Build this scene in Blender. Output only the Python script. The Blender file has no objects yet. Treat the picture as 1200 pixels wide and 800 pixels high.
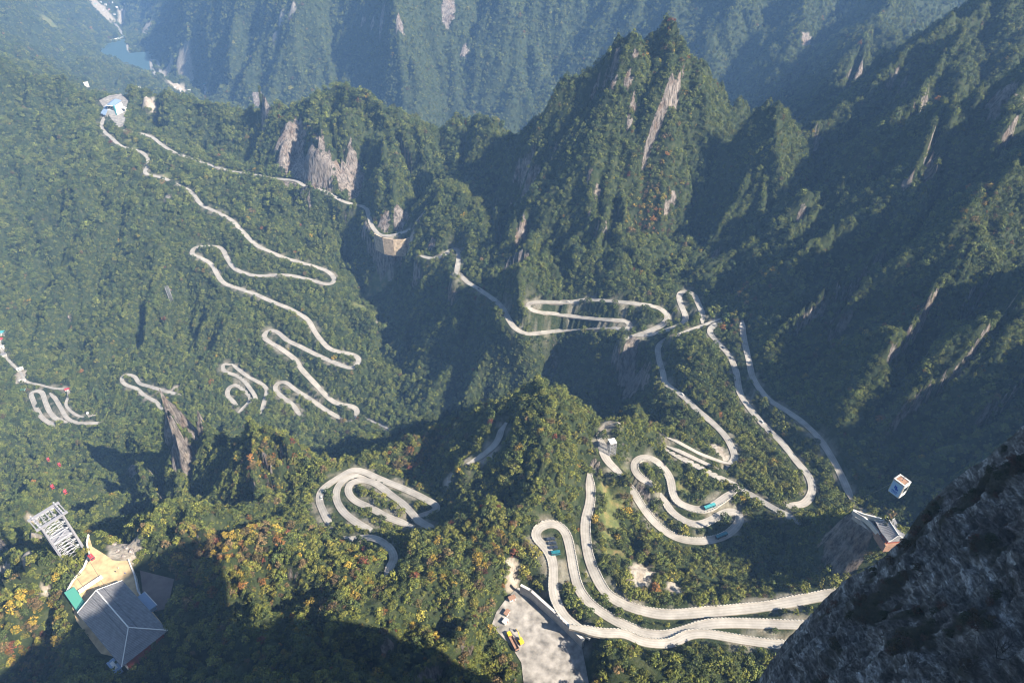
import bpy, bmesh, math, random, os
import numpy as np
from mathutils import Vector, Matrix
QUICK = ''
random.seed(7)
RNG = np.random.default_rng(11)
S = bpy.context.scene
COL = S.collection

# ------------------------------------------------------------------ camera, sky, sun, exposure
CAMZ, PITCH, FOC = 1300.0, math.radians(38.0), 800.0
cam_d = bpy.data.cameras.new('camera')
cam = bpy.data.objects.new('camera', cam_d)
COL.objects.link(cam)
cam.location = (0, 0, CAMZ)
cam.rotation_euler = (math.radians(90) - PITCH, 0, 0)
cam_d.sensor_width = 36.0
cam_d.lens = 36.0 * FOC / 1200.0
cam_d.clip_start = 0.5
cam_d.clip_end = 30000
S.camera = cam

SUN_EL, SUN_DIR = math.radians(39.0), np.array([0.86, -0.51])
w = bpy.data.worlds.new('World'); S.world = w; w.use_nodes = True
nt = w.node_tree
bg = nt.nodes['Background']
sky = nt.nodes.new('ShaderNodeTexSky')
sky.sky_type = 'NISHITA'; sky.sun_disc = False
sky.sun_elevation = SUN_EL
sky.sun_rotation = math.atan2(SUN_DIR[0], SUN_DIR[1])
sky.altitude = 800; sky.air_density = 1.2; sky.dust_density = 1.0
nt.links.new(sky.outputs[0], bg.inputs[0])
bg.inputs[1].default_value = 0.05
sd = bpy.data.lights.new('sun', 'SUN'); sd.energy = 5.0; sd.angle = math.radians(0.5); sd.color = (1.0, 0.90, 0.74)
sun = bpy.data.objects.new('sun', sd); COL.objects.link(sun)
sv = Vector((SUN_DIR[0] * math.cos(SUN_EL), SUN_DIR[1] * math.cos(SUN_EL), math.sin(SUN_EL)))
sun.rotation_euler = sv.to_track_quat('Z', 'Y').to_euler()
sun.location = (0, 0, 2500)
S.view_settings.view_transform = 'Standard'
S.view_settings.look = 'None'
S.view_settings.exposure = 1.9
S.view_settings.gamma = 1.0
S.render.engine = 'CYCLES'
S.cycles.max_bounces = 4
S.cycles.diffuse_bounces = 2
S.cycles.glossy_bounces = 1
S.cycles.transmission_bounces = 2
S.cycles.transparent_max_bounces = 4
S.cycles.volume_bounces = 0
S.cycles.use_adaptive_sampling = True
S.cycles.adaptive_threshold = 0.01
S.cycles.use_denoising = True
S.cycles.denoiser = 'OPENIMAGEDENOISE'
S.cycles.denoising_input_passes = 'RGB_ALBEDO_NORMAL'
S.cycles.pixel_filter_type = 'BLACKMAN_HARRIS'
S.cycles.filter_width = 1.05

# ------------------------------------------------------------------ sight lines of the survey
CP, SP = math.cos(PITCH), math.sin(PITCH)
def ray(u, v):
    a, b = (u - 600.0) / FOC, (400.0 - v) / FOC
    return np.array([a, CP + b * SP, -SP + b * CP])
def P(u, v, z):
    d = ray(u, v)
    return np.array([0, 0, CAMZ]) + d * ((z - CAMZ) / d[2])

# ------------------------------------------------------------------ numpy noise
def _hash(ix, iy, seed):
    h = (ix.astype(np.int64) * 374761393 + iy.astype(np.int64) * 668265263 + seed * 974634777) & 0xffffffff
    h = ((h ^ (h >> 13)) * 1274126177) & 0xffffffff
    return ((h ^ (h >> 16)) & 0xffff) / 65535.0
def gnoise(x, y, seed=0):
    ix, iy = np.floor(x), np.floor(y)
    fx, fy = x - ix, y - iy
    ux, uy = fx * fx * fx * (fx * (fx * 6 - 15) + 10), fy * fy * fy * (fy * (fy * 6 - 15) + 10)
    def g(dx, dy):
        a = _hash(ix + dx, iy + dy, seed) * 2 * np.pi
        return np.cos(a) * (fx - dx) + np.sin(a) * (fy - dy)
    n0 = g(0, 0) * (1 - ux) + g(1, 0) * ux
    n1 = g(0, 1) * (1 - ux) + g(1, 1) * ux
    return (n0 * (1 - uy) + n1 * uy) * 1.4
def fbm(x, y, octv=4, seed=0, ridged=False):
    s, a, t = 0, 1.0, 0
    for k in range(octv):
        n = gnoise(x * 2 ** k, y * 2 ** k, seed + 17 * k)
        s = s + a * ((1 - 2 * np.abs(n)) if ridged else n)
        t += a; a *= 0.5
    return s / t
def sstep(a, b, x):
    t = np.clip((x - a) / (b - a), 0, 1)
    return t * t * (3 - 2 * t)
def seg_dist(X, Y, pts):
    """distance to a polyline, with the arc length and interpolated extra values (columns 2..) at the nearest point"""
    pts = np.asarray(pts, float)
    best = np.full(X.shape, 1e18); val = np.zeros(X.shape + (pts.shape[1] - 2,)); arc = np.zeros(X.shape); side = np.zeros(X.shape)
    s0 = 0.0
    for a, b in zip(pts[:-1], pts[1:]):
        dx, dy = b[0] - a[0], b[1] - a[1]
        L2 = dx * dx + dy * dy + 1e-9; L = math.sqrt(L2)
        t = np.clip(((X - a[0]) * dx + (Y - a[1]) * dy) / L2, 0, 1)
        d = (X - a[0] - t * dx) ** 2 + (Y - a[1] - t * dy) ** 2
        m = d < best
        best = np.where(m, d, best)
        arc = np.where(m, s0 + t * L, arc)
        side = np.where(m, np.sign(dx * (Y - a[1]) - dy * (X - a[0])), side)
        for k in range(2, pts.shape[1]):
            val[..., k - 2] = np.where(m, a[k] + t * (b[k] - a[k]), val[..., k - 2])
        s0 += L
    return np.sqrt(best), arc, val, side
# ------------------------------------------------------------------ terrain
# survey points: sight line (u, v) and the height at which it meets the ground
def east(h):                       # a height measured from the long eastern hillside
    return ('e', h)
def SP3(q):
    if isinstance(q[2], tuple):
        d = ray(q[0], q[1]); t = (626.0 - q[2][1]) / (0.45 * d[0] - d[2])
        return np.array([0, 0, CAMZ]) + d * t
    return P(*q)
e = east
BASE = [(130,130,690),(200,220,660),(240,240,650),(300,290,625),(390,325,598),(230,295,612),(300,320,603),(410,425,556),
 (330,390,568),(355,430,545),(415,485,520),(325,455,527),(390,485,517),(275,430,532),(275,465,520),(150,440,505),
 (60,460,480),(60,495,476),(20,400,480),(30,440,470),(120,500,482),(190,470,515),
 (0,300,545),(100,300,570),(0,200,620),(60,180,650),(160,350,560),(80,380,500),(220,380,545),(-80,400,520),(-80,250,600),
 (300,205,678),(350,217,680),(430,245,682),(480,275,690),(510,300,698),(535,315,704),(600,378,722),(700,384,738),(740,395,742),
 (625,358,748),(700,352,752),(780,370,758),(800,350,768),(820,370,772),(850,385,776),(780,410,772),(780,450,780),(835,497,794),
 (858,540,805),(863,450,e(0)),(900,505,e(0)),(950,580,806),(875,420,e(0)),(940,494,e(0)),(990,575,803),
 (800,532,806),(870,575,810),(925,603,812),(0,560,545),(80,560,560),(30,640,720),(0,720,790),(70,700,835),(100,640,835),(130,720,845),
 (160,650,838),(0,780,800),(50,790,835),(160,800,845),(250,640,850),(250,760,868),(350,700,875),(450,760,885),(400,800,900),(550,760,870),(500,650,860),(500,700,862),
 (560,620,850),(600,700,850),(620,740,842),(560,700,856),(450,560,788),(380,590,795),(440,600,796),(500,595,790),(450,650,822),(620,800,850),(700,800,840),(800,790,845),(860,790,845),
 (640,620,853),(650,680,850),(690,737,848),(750,745,848),(850,728,850),(930,730,850),(930,750,848),(690,600,838),(690,640,840),(750,716,842),(850,715,843),(970,697,846),
 (750,545,824),(820,596,820),(850,585,819),(800,615,815),(860,610,814),(850,628,812),(780,622,814),(745,580,822),(700,520,845),(706,540,842),
 (850,670,812),(780,670,826),(740,670,835),(900,640,808),(920,670,815),
 (640,420,655),(700,480,650),(740,470,680),(600,440,630),(540,480,590),(540,400,630),(470,480,540),(480,420,560),(460,350,580),(430,300,605),(400,270,630),(470,320,610),(560,350,680),(590,500,640),
 (900,330,e(-5)),(950,250,e(-10)),(1000,330,e(-10)),(900,400,e(-5)),(1000,500,e(-10)),(1080,520,e(-15)),(1150,540,e(-20)),(1200,450,e(-10)),(1200,300,e(-10)),(1100,420,e(-10)),(1050,450,e(-10)),(970,430,e(-5)),(960,380,e(-5)),
 (1100,200,e(-10)),(1200,100,e(-10)),(1160,40,e(0)),(1000,150,e(0)),(1200,200,e(-10)),(1000,250,e(-10)),
 (850,300,790),(760,300,790),(690,300,790),(620,300,750),
 (340,560,740),(180,560,590),(120,540,550),(240,560,620),(130,600,690),(200,610,740),
 (150,65,240),(180,85,240),(115,50,245),(165,95,250),(60,60,400),(0,40,520),(0,0,620),(-60,20,650),(100,20,300),(60,20,420),(125,0,260),(190,85,248),(240,105,262),(270,125,290),(200,50,330),(220,20,500),(230,80,300),
 (300,80,420),(350,30,620),(300,0,650),(450,30,700),(450,80,560),(400,95,450),(520,130,430),(560,60,600),(640,10,730),(640,90,540),(600,150,420),
 (800,0,800),(860,30,740),(860,90,640),(900,130,560),(920,190,600),(1050,20,620),(1100,5,560),(1150,0,500),(40,90,600)]
WORLD = [(-1300,2500,330),(-700,2500,330),(-300,1900,330),(300,1750,360),(700,1700,520),(-900,2100,420),(-2300,1500,700),(-1500,900,560),(-1300,500,600),
 (-900,300,650),(1200,900,1080),(1100,500,1000),(900,300,950),(1500,1500,900),(0,5200,1300),(-1500,5600,1150),(-3000,5600,900),(-3600,3800,900),(-4500,5000,1100),
 (1500,4000,1000),(3000,3500,1000),(4200,5200,1300),(2200,2200,900),(-100,30,860),(200,30,860),(-500,100,700),(-60,-200,860),(500,-100,860),(0,8000,1500),(-5000,8000,1400),(5000,8000,1500),
 (400,180,810),(500,300,800),(-2800,3000,650)]
# ridges: sight line and crest height, then steepness on the left and right of the walk, crest rounding, gully strength
RIDGES = [
 ([(-160,60,800),(0,84,752),(60,98,725),(110,115,700),(150,113,695),(200,118,708),(260,128,720),(300,135,735),(330,128,775),(400,106,830),(450,128,820),(500,158,785),(560,142,815)], .9,1.0,25,.3),
 ([(385,118,818),(388,145,790),(380,170,768)], 2.4,2.4,42,.1),
 ([(450,128,820),(452,175,772),(462,215,742)], 1.8,1.8,38,.15),
 ([(301,106,805),(309,112,800)], 6,6,17,.1),
 ([(560,142,815),(600,163,820),(660,128,895),(700,84,970),(738,40,1042),(763,76,1000),(790,30,1047),(830,80,985),(862,115,925),(876,142,870)], 1.4,1.3,10,.45),
 ([(738,40,1042),(735,95,985),(745,180,885),(765,262,805)], 1.35,1.1,8,.5),
 ([(790,30,1047),(810,100,955),(820,200,845)], 1.2,1.1,12,.5),
 ([(700,84,970),(665,170,850),(625,240,775),(610,300,735)], 1.3,1.2,8,.4),
 ([(560,142,815),(575,180,780),(545,240,735),(522,285,708),(500,325,670),(470,380,600)], 1.4,1.4,8,.35),
 ([(600,163,820),(600,230,760),(575,290,725),(550,340,695)], 1.4,1.4,8,.35),
 ([(905,122,975),(895,170,915),(872,220,852),(850,262,812)], 1.3,1.8,8,.3),
 ([(905,122,975),(925,160,905),(948,200,850)], 1.7,1.4,8,.3),
 ([(1230,-60,e(50)),(1160,10,e(48)),(1080,58,e(40)),(1000,112,e(30)),(945,160,e(22)),(915,205,e(12))], .9,1.1,10,.4),
 ([(1130,40,e(59)),(1020,190,e(46)),(930,250,e(31)),(850,300,e(11))], .85,1.2,10,.15),
 ([(1180,90,e(57)),(1080,200,e(49)),(1010,250,e(39)),(900,320,e(11))], .85,1.2,10,.15),
 ([(1112,124,e(84)),(1090,190,e(66)),(1060,270,e(39)),(1000,330,e(14)),(900,400,e(4))], .85,1.2,8,.15),
 ([(1230,70,e(77)),(1185,130,e(77)),(1160,200,e(59)),(1150,260,e(31))], .85,1.2,8,.15),
 ([(1230,150,e(66)),(1160,235,e(70)),(1100,330,e(57)),(1045,410,e(42)),(985,495,e(11))], .85,1.2,10,.15),
 ([(1230,310,e(66)),(1150,395,e(53)),(1080,455,e(35)),(1020,520,e(7))], .85,1.2,10,.15),
 ([(1260,450,e(35)),(1180,500,e(22)),(1100,560,e(7))], .85,1.2,10,.15),
 ([(1015,48,880),(1000,75,850),(985,110,800)], 1.6,1.3,12,.3),
 ([(1080,-60,940),(1015,48,870),(960,120,760)], .9,.9,15,.5),
 ([(1000,-60,892),(950,0,834),(925,60,766),(900,130,687)], .9,1.0,18,.5),
 ([(890,-80,928),(860,0,830),(830,50,720)], .8,.8,25,.5),
 ([(1330,-60,730),(1200,-20,673),(1090,20,598)], .7,.7,30,.4),
 # near ground
 ([(560,500,760),(596,492,800),(640,466,886),(690,498,868),(740,494,856),(790,512,828),(830,540,812)], 1.5,1.0,14,.3),
 ([(640,466,886),(640,530,878),(620,590,858)], 1.2,1.0,16,.25),
 ([(860,592,818),(940,602,830),(985,604,870),(1010,600,895),(1045,615,903),(1085,636,898)], 1.6,2.6,7,.3),
 ([(490,520,775),(540,498,788),(580,505,785)], 1.6,.8,12,.25),
 ([(385,548,792),(440,535,783),(490,520,775)], 1.6,.7,14,.2),
 ([(250,495,750),(300,512,795),(345,530,803),(385,548,790)], 1.8,1.2,12,.35),
 ([(300,512,795),(300,560,790),(325,615,785),(345,640,795)], 1.8,1.1,10,.3),
 ([(188,476,760),(198,508,742),(205,528,722)], 3.2,3.2,11,.15),
 ([(205,528,712),(207,570,700),(200,610,730)], 2.0,2.0,10,.3),
 ([(226,484,744),(230,508,722)], 3.2,3.2,8,.15),
 ([(152,538,688),(160,556,684)], 3.6,3.6,7,.2),
 ([(70,660,836),(140,640,834),(200,650,845),(250,628,856),(330,640,860),(420,672,866),(480,640,858),(560,622,850),(610,640,850)], 1.3,.5,10,.35),
 ([(645,790,858),(700,752,864),(760,770,862),(850,775,855)], 1.2,.7,10,.3),
 ([(760,640,834),(790,655,830),(840,672,820)], .9,.8,8,.3),
]
# massif the photographer stands on and the mountain east of it (world coordinates)
MASSIF = [
 ([(60,-330,1330),(110,-160,1330),(150,-45,1262),(168,28,1200),(200,44,1200),(222,60,1160),(235,75,1080)], 3.0,3.0,10,.15),
 ([(150,-45,1262),(260,-60,1240),(420,-120,1150),(600,-200,1100)], 2.0,2.0,15,.2),
 ([(1000,60,1290),(800,170,1260),(718,258,1195)], 1.5,1.1,20,.3),
]
Y0, DY = 500.0, 0.0034
if QUICK: DY = 0.006
NI = int(math.log((8600 + Y0) / (Y0 - 340)) / DY)
NJ = 640 if not QUICK else 360
AJ0, AJ1 = -1.45, 1.75
def row_y(i): return (Y0 - 340) * np.exp(i * DY) - Y0
def half(y): return np.where(y > 60, 0.62 * y + 300, 0.62 * 60 + 300)
II, JJ = np.meshgrid(np.arange(NI), np.arange(NJ), indexing='ij')
GY = row_y(II.astype(float)); GX = (AJ0 + (AJ1 - AJ0) * JJ / (NJ - 1)) * half(GY)
def lookup(G, x, y):
    x, y = np.asarray(x, float), np.asarray(y, float)
    i = np.clip(np.log((np.maximum(y, -339.0) + Y0) / (Y0 - 340)) / DY, 0, NI - 1.001)
    j = np.clip((x / half(y) - AJ0) / (AJ1 - AJ0) * (NJ - 1), 0, NJ - 1.001)
    i0, j0 = i.astype(int), j.astype(int); a, b = i - i0, j - j0
    return (G[i0, j0] * (1 - a) * (1 - b) + G[i0 + 1, j0] * a * (1 - b) + G[i0, j0 + 1] * (1 - a) * b + G[i0 + 1, j0 + 1] * a * b)
def tps(pts, X, Y):
    pts = np.array(pts, float); sc = 1000.0
    px, py, pz = pts[:, 0] / sc, pts[:, 1] / sc, pts[:, 2]
    U = lambda r2: np.where(r2 > 1e-12, 0.5 * r2 * np.log(np.maximum(r2, 1e-12)), 0)
    n = len(pts)
    K = U((px[:, None] - px) ** 2 + (py[:, None] - py) ** 2) + np.eye(n) * 2e-4
    A = np.zeros((n + 3, n + 3)); A[:n, :n] = K
    Q = np.stack([np.ones(n), px, py], 1); A[:n, n:] = Q; A[n:, :n] = Q.T
    wv = np.linalg.solve(A, np.concatenate([pz, np.zeros(3)]))
    out = wv[n] + wv[n + 1] * X / sc + wv[n + 2] * Y / sc
    for k in range(n):
        out = out + wv[k] * U((X / sc - px[k]) ** 2 + (Y / sc - py[k]) ** 2)
    return out
# thin plates are stiff in the perspective sense too: warp the plane so near and far points weigh alike
def warp(x, y):
    r = np.hypot(x, y) + 1.0
    k = 1400.0 * np.log1p(r / 700.0) / r
    return x * k, y * k
pts = [SP3(b) for b in BASE] + [np.array(w_, float) for w_ in WORLD]
wp = []
for p in pts:
    a, b = warp(p[0], p[1]); wp.append((a, b, p[2]))
WX, WY = warp(GX, GY)
H = tps(wp, WX, WY)
def smax(a, b, k):
    h = np.clip(0.5 + 0.5 * (a - b) / k, 0, 1)
    return b + (a - b) * h + k * h * (1 - h)
def ridge_h(pl, sl, sr, wd, gul, seed, X, Y):
    d, arc, val, side = seg_dist(X, Y, pl)
    g = fbm(arc / 70.0, d / 260.0 + seed * 3.1, 3, seed=seed * 7, ridged=True)
    g2 = fbm(arc / 22.0, d / 90.0 + seed, 2, seed=seed * 5 + 2, ridged=True)
    s = np.where(side > 0, sl, sr)
    dd = np.sqrt(d * d + wd * wd) - wd
    return val[..., 0] - s * dd * (1 + gul * (1.0 - g * .8 - g2 * .2))
R3 = []
for k, (pl, sl, sr, wd, gul) in enumerate(RIDGES):
    R3.append(([tuple(SP3(q)) for q in pl], sl, sr, wd, gul))
R3 += MASSIF
wob = fbm(GX / 160, GY / 160, 3, seed=5) * 17, fbm(GX / 160, GY / 160, 3, seed=9) * 17
rr = np.hypot(GX, GY); amp0 = sstep(150, 900, rr) * .8 + .2
RX, RY = GX + wob[0] * amp0, GY + wob[1] * amp0
for k, (pl, sl, sr, wd, gul) in enumerate(R3):
    H = smax(H, ridge_h(pl, sl, sr, wd, gul, k + 1, RX, RY), 8.0)
H_SMOOTH = H.copy()
def grid_mesh(name, X, Y, Z):
    ni, nj = X.shape
    me = bpy.data.meshes.new(name)
    co = np.stack([X, Y, Z], -1).reshape(-1, 3).astype(np.float32)
    idx = np.arange(ni * nj).reshape(ni, nj)
    q = np.stack([idx[:-1, :-1], idx[:-1, 1:], idx[1:, 1:], idx[1:, :-1]], -1).reshape(-1, 4)
    me.vertices.add(len(co)); me.vertices.foreach_set('co', co.ravel())
    me.loops.add(q.size); me.loops.foreach_set('vertex_index', q.ravel().astype(np.int32))
    me.polygons.add(len(q)); me.polygons.foreach_set('loop_start', (np.arange(len(q)) * 4).astype(np.int32))
    me.update(calc_edges=True)
    me.polygons.foreach_set('use_smooth', np.ones(len(q), bool))
    return me
# ------------------------------------------------------------------ roads: traced lines laid on the terrain
def hits(G, uv, t0=150.0, t1=7000.0, n=1600):
    uv = np.asarray(uv, float)
    D = np.array([ray(a, b) for a, b in uv])
    t = t0 * (t1 / t0) ** (np.arange(n) / (n - 1))
    x, y, z = D[:, :1] * t, D[:, 1:2] * t, CAMZ + D[:, 2:3] * t
    f = z - lookup(G, x, y)
    k = np.maximum(np.argmax(f < 0, axis=1), 1)
    r = np.arange(len(uv))
    a = f[r, k - 1] / (f[r, k - 1] - f[r, k] + 1e-9)
    tt = t[k - 1] + np.clip(a, 0, 1) * (t[k] - t[k - 1])
    return np.array([0, 0, CAMZ]) + D * tt[:, None]
def catmull(pts, step=3.0):
    pts = [np.array(p, float) for p in pts]
    pts = [2 * pts[0] - pts[1]] + pts + [2 * pts[-1] - pts[-2]]
    out = []
    for i in range(1, len(pts) - 2):
        p0, p1, p2, p3 = pts[i - 1:i + 3]
        n = max(2, int(np.linalg.norm(p2 - p1) / step))
        for k in range(n):
            t = k / n
            out.append(0.5 * (2 * p1 + (p2 - p0) * t + (2 * p0 - 5 * p1 + 4 * p2 - p3) * t * t + (3 * p1 - p0 - 3 * p2 + p3) * t ** 3))
    out.append(pts[-2])
    return np.array(out)
# (traced line, width in metres, wall on left side, wall on right side, height range at the ends or None)
ROADS = [
 ([(63,498),(50,490),(43,479),(38,467),(36,460),(42,458),(49,459),(52,467),(57,480),(65,490),(78,494)], 8, 0, 0),
 ([(61,463),(65,467),(72,479),(78,489),(86,494),(103,496),(123,495)], 7, 0, 0),
 ([(0,402),(4,415),(12,424),(24,436),(31,447),(48,451),(64,455),(78,456),(81,462),(77,474),(86,484),(98,489),(106,487)], 5, 0, 0),
 ([(208,462),(190,457),(173,452),(163,449),(159,442),(152,439),(144,440),(143,447),(150,452),(160,455),(170,464),(182,470),(189,478)], 7, 0, 0),
 ([(275,429),(285,437),(292,442),(302,447),(307,450),(313,456),(311,466),(307,480)], 7, 0, 0),
 ([(268,427),(262,426),(261,432),(265,436),(275,439),(285,445),(293,455),(298,462),(300,468)], 7, 0, 0),
 ([(275,472),(267,464),(267,456),(273,451),(280,452),(288,459),(294,465),(292,472),(284,479)], 8, 0, 0),
 ([(350,484),(343,474),(332,466),(323,457),(323,451),(330,447),(337,449),(347,457),(363,467),(380,479),(397,489)], 8, 0, 0),
 ([(453,501),(433,492)], 4, 0, 0),
 ([(417,487),(419,481),(413,476),(400,474),(390,470),(378,459),(367,447),(353,432),(347,422),(330,409),(315,400),(309,394),(315,387),(325,389),(337,399),(350,405),(370,415),(390,424),(410,431),(417,429),(421,421),(415,416),(403,413),(387,409),(375,397),(368,387),(360,374),(340,362),(320,354),(300,345),(283,339),(263,332),(255,322),(248,310),(235,302),(225,298),(227,291),(235,289),(258,290),(267,304),(277,316),(300,323),(333,322),(360,327),(383,333),(392,329),(388,321),(377,315),(357,309),(333,302),(317,295),(300,287),(283,270),(270,257),(248,246),(235,239),(224,225),(208,217),(192,209),(170,203),(174,194),(172,184),(163,177),(143,172),(130,161),(120,152),(120,142),(125,133),(121,124),(117,119)], 9, 0, 0),
 ([(125,131),(133,145),(145,153),(167,157),(180,162),(190,170),(207,180),(230,188),(250,195),(273,201),(300,205),(320,209),(347,212),(357,218),(380,224),(400,235),(412,239),(428,243),(432,252),(436,265),(445,275),(457,276),(470,273),(484,268),(498,265)], 8.5, 0, 0),
 ([(497,301),(508,303),(519,300),(529,292),(536,292),(538,300),(535,319)], 8.5, 0, 0),
 ([(538,320),(547,330),(563,340),(580,352),(590,362),(596,374),(604,385),(617,391),(633,390),(667,386),(700,384),(720,384),(732,387),(739,382),(734,376),(717,375),(683,372),(647,367),(632,366),(621,362),(618,357),(627,354),(667,354),(687,351),(717,353),(747,356),(767,359),(779,365),(783,372),(777,380),(760,388),(740,395)], 8.5, 0, 0),
 ([(750,393),(767,391),(787,385),(800,380),(804,372),(800,362),(796,350),(797,343),(804,341),(813,345),(818,355),(823,367),(823,374)], 8, 0, 0),
 ([(793,393),(813,385),(830,379),(843,374)], 5, 0, 0),
 ([(842,379),(834,383),(832,390),(840,400),(855,417),(863,437),(867,460),(880,480),(900,503),(915,517),(934,541),(947,556),(952,571),(949,583),(940,591),(927,592)], 7.4, 0, 0),
 ([(870,380),(871,392),(874,407),(878,424),(883,444),(900,467),(920,480),(940,494),(957,510),(970,528),(983,551),(996,580)], 7.2, 0, 0),
 ([(777,400),(771,407),(772,420),(777,437),(780,449),(800,464),(817,480),(837,497),(851,512),(859,527),(861,539),(852,547)], 7.2, 0, 0),
 ([(793,517),(806,524),(821,532),(835,537),(846,541)], 4, 0, 0),
 ([(795,528),(812,536),(827,543)], 4.8, 0, 0),
 ([(791,532),(806,540),(825,550),(846,561),(862,568),(880,579),(905,594),(926,605)], 6.2, 0, 1),
 ([(761,566),(753,562),(746,556),(742,546),(746,538),(757,535),(769,539),(779,549),(786,560),(788,573),(790,583),(797,590),(810,595),(826,597),(840,589),(856,578)], 6.8, 0, 1),
 ([(780,587),(785,597),(796,606),(813,614),(827,612),(847,601),(860,598),(869,604),(864,616),(851,627),(833,633),(810,634),(790,629),(777,621),(764,609),(750,590),(741,574)], 6.8, 0, 1),
 ([(706,521),(707,532),(712,541),(722,550)], 8, 0, 0),
 ([(691,563),(692,578),(691,592),(686,608),(686,625),(688,645),(694,665),(703,684),(713,698),(729,707),(750,715),(780,720),(817,718),(853,715),(900,710),(933,704),(985,694),(1040,684)], 7.6, 1, 0),
 ([(680,736),(664,725),(654,708),(649,694),(649,676),(649,660),(643,645),(636,637),(628,631),(629,620),(640,614),(653,614),(663,624),(668,643),(672,667),(678,690),(690,706),(710,721),(733,733),(757,743),(780,745),(800,740),(820,733),(847,730),(900,731),(950,733),(1010,738)], 6.9, 1, 0),
 ([(684,737),(705,742),(733,742),(752,752),(787,754),(800,746),(813,742),(833,743),(860,748),(900,754),(935,757),(990,768)], 6.2, 1, 0),
 ([(385,611),(379,599),(374,586),(377,574),(388,565),(402,556),(414,550),(428,553),(445,561),(470,571),(490,580),(505,588),(514,594),(506,601),(493,604)], 7, 0, 0),
 ([(433,620),(418,612),(403,600),(395,587),(394,575),(401,563),(413,557),(425,556),(436,559)], 7, 0, 0),
 ([(474,613),(455,606),(435,595),(417,587),(408,577),(410,566),(424,562),(440,566),(455,577),(470,588),(482,600),(492,611),(506,618)], 7, 0, 0),
 ([(415,631),(430,629),(444,632),(456,641),(462,652),(459,661),(455,668)], 6.5, 0, 0),
 ([(587,505),(584,516),(574,527),(560,537)], 6, 0, 0),
 # valley floor, far away
 ([(185,92),(188,84),(184,72),(178,70)], 14, 0, 0),
 ([(177,70),(178,80),(187,92),(202,98),(222,99),(240,102),(241,110),(236,119),(250,121),(262,127)], 15, 0, 0),
 ([(149,53),(150,62),(160,63),(174,61)], 13, 0, 0),
 ([(120,48),(132,46),(144,43),(140,35),(135,28)], 15, 0, 0),
]
def lay_road(G, uv, width):
    c = catmull(uv)
    p = hits(G, c)
    z = p[:, 2].copy()
    # smooth heights along the road and drop hits that jumped to another slope
    for _ in range(3):
        med = np.array([np.median(z[max(0, i - 6):i + 7]) for i in range(len(z))])
        z = np.where(np.abs(z - med) > 10, med, z)
    sig = 9
    k = np.exp(-0.5 * (np.arange(-24, 25) / sig) ** 2); k /= k.sum()
    if len(z) > 8:
        zp = np.concatenate([np.full(24, z[:3].mean()), z, np.full(24, z[-3:].mean())])
        z = np.convolve(zp, k, 'valid')
    q = np.array([P(a[0], a[1], zz) for a, zz in zip(c, z)])
    # resample evenly
    seg = np.linalg.norm(np.diff(q[:, :2], axis=0), axis=1); s = np.concatenate([[0], np.cumsum(seg)])
    n = max(3, int(s[-1] / 3.5)); si = np.linspace(0, s[-1], n)
    q = np.stack([np.interp(si, s, q[:, k_]) for k_ in range(3)], 1)
    for _ in range(3):
        q[1:-1, :2] = (q[:-2, :2] + 2 * q[1:-1, :2] + q[2:, :2]) / 4
    return q
LAID = [(lay_road(H_SMOOTH, uv, w_), w_, wl, wr) for uv, w_, wl, wr in ROADS]
def near_lines(lines, reach):
    """distance from every terrain point to the nearest line, with that line's height and half width"""
    D = np.full(GX.shape, 1e6); Z = np.zeros(GX.shape); W = np.full(GX.shape, 4.0)
    for q, w_ in lines:
        for a in range(0, len(q) - 1, 10):
            c = q[a:a + 11]
            lo, hi = c[:, :2].min(0) - reach, c[:, :2].max(0) + reach
            i0 = int(np.clip(np.log((max(lo[1], -339) + Y0) / (Y0 - 340)) / DY, 0, NI - 1)); i1 = int(np.clip(np.log((hi[1] + Y0) / (Y0 - 340)) / DY + 2, 0, NI))
            sub = (slice(i0, i1), slice(None))
            m = (GX[sub] > lo[0]) & (GX[sub] < hi[0])
            if not m.any(): continue
            X, Y = GX[sub][m], GY[sub][m]
            d, arc, val, side = seg_dist(X, Y, c)
            Ds, Zs, Ws = D[sub], Z[sub], W[sub]
            dm = Ds[m]; b = d < dm
            zz = Zs[m]; ww = Ws[m]
            dm[b] = d[b]; zz[b] = val[..., 0][b]; ww[b] = w_ / 2
            Ds[m] = dm; Zs[m] = zz; Ws[m] = ww
    return D, Z, W
def extended(q):
    a = q[0] + (q[0] - q[min(4, len(q) - 1)]) * .7; b = q[-1] + (q[-1] - q[-min(5, len(q))]) * .7
    a[2] = q[0, 2] + (q[0, 2] - a[2]) * -.3; b[2] = q[-1, 2]
    n = 5
    A = [a + (q[0] - a) * k / n for k in range(n)]; B = [q[-1] + (b - q[-1]) * (k + 1) / n for k in range(n)]
    return np.array(A + list(q) + B)
LAID0 = LAID
LAID = [(extended(q), w_, wl, wr) for q, w_, wl, wr in LAID]
RD, RZ, RW = near_lines([(q, w_) for q, w_, _, _ in LAID], 60.0)
RD0, _, _ = near_lines([(q, w_) for q, w_, _, _ in LAID0], 60.0)

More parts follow.
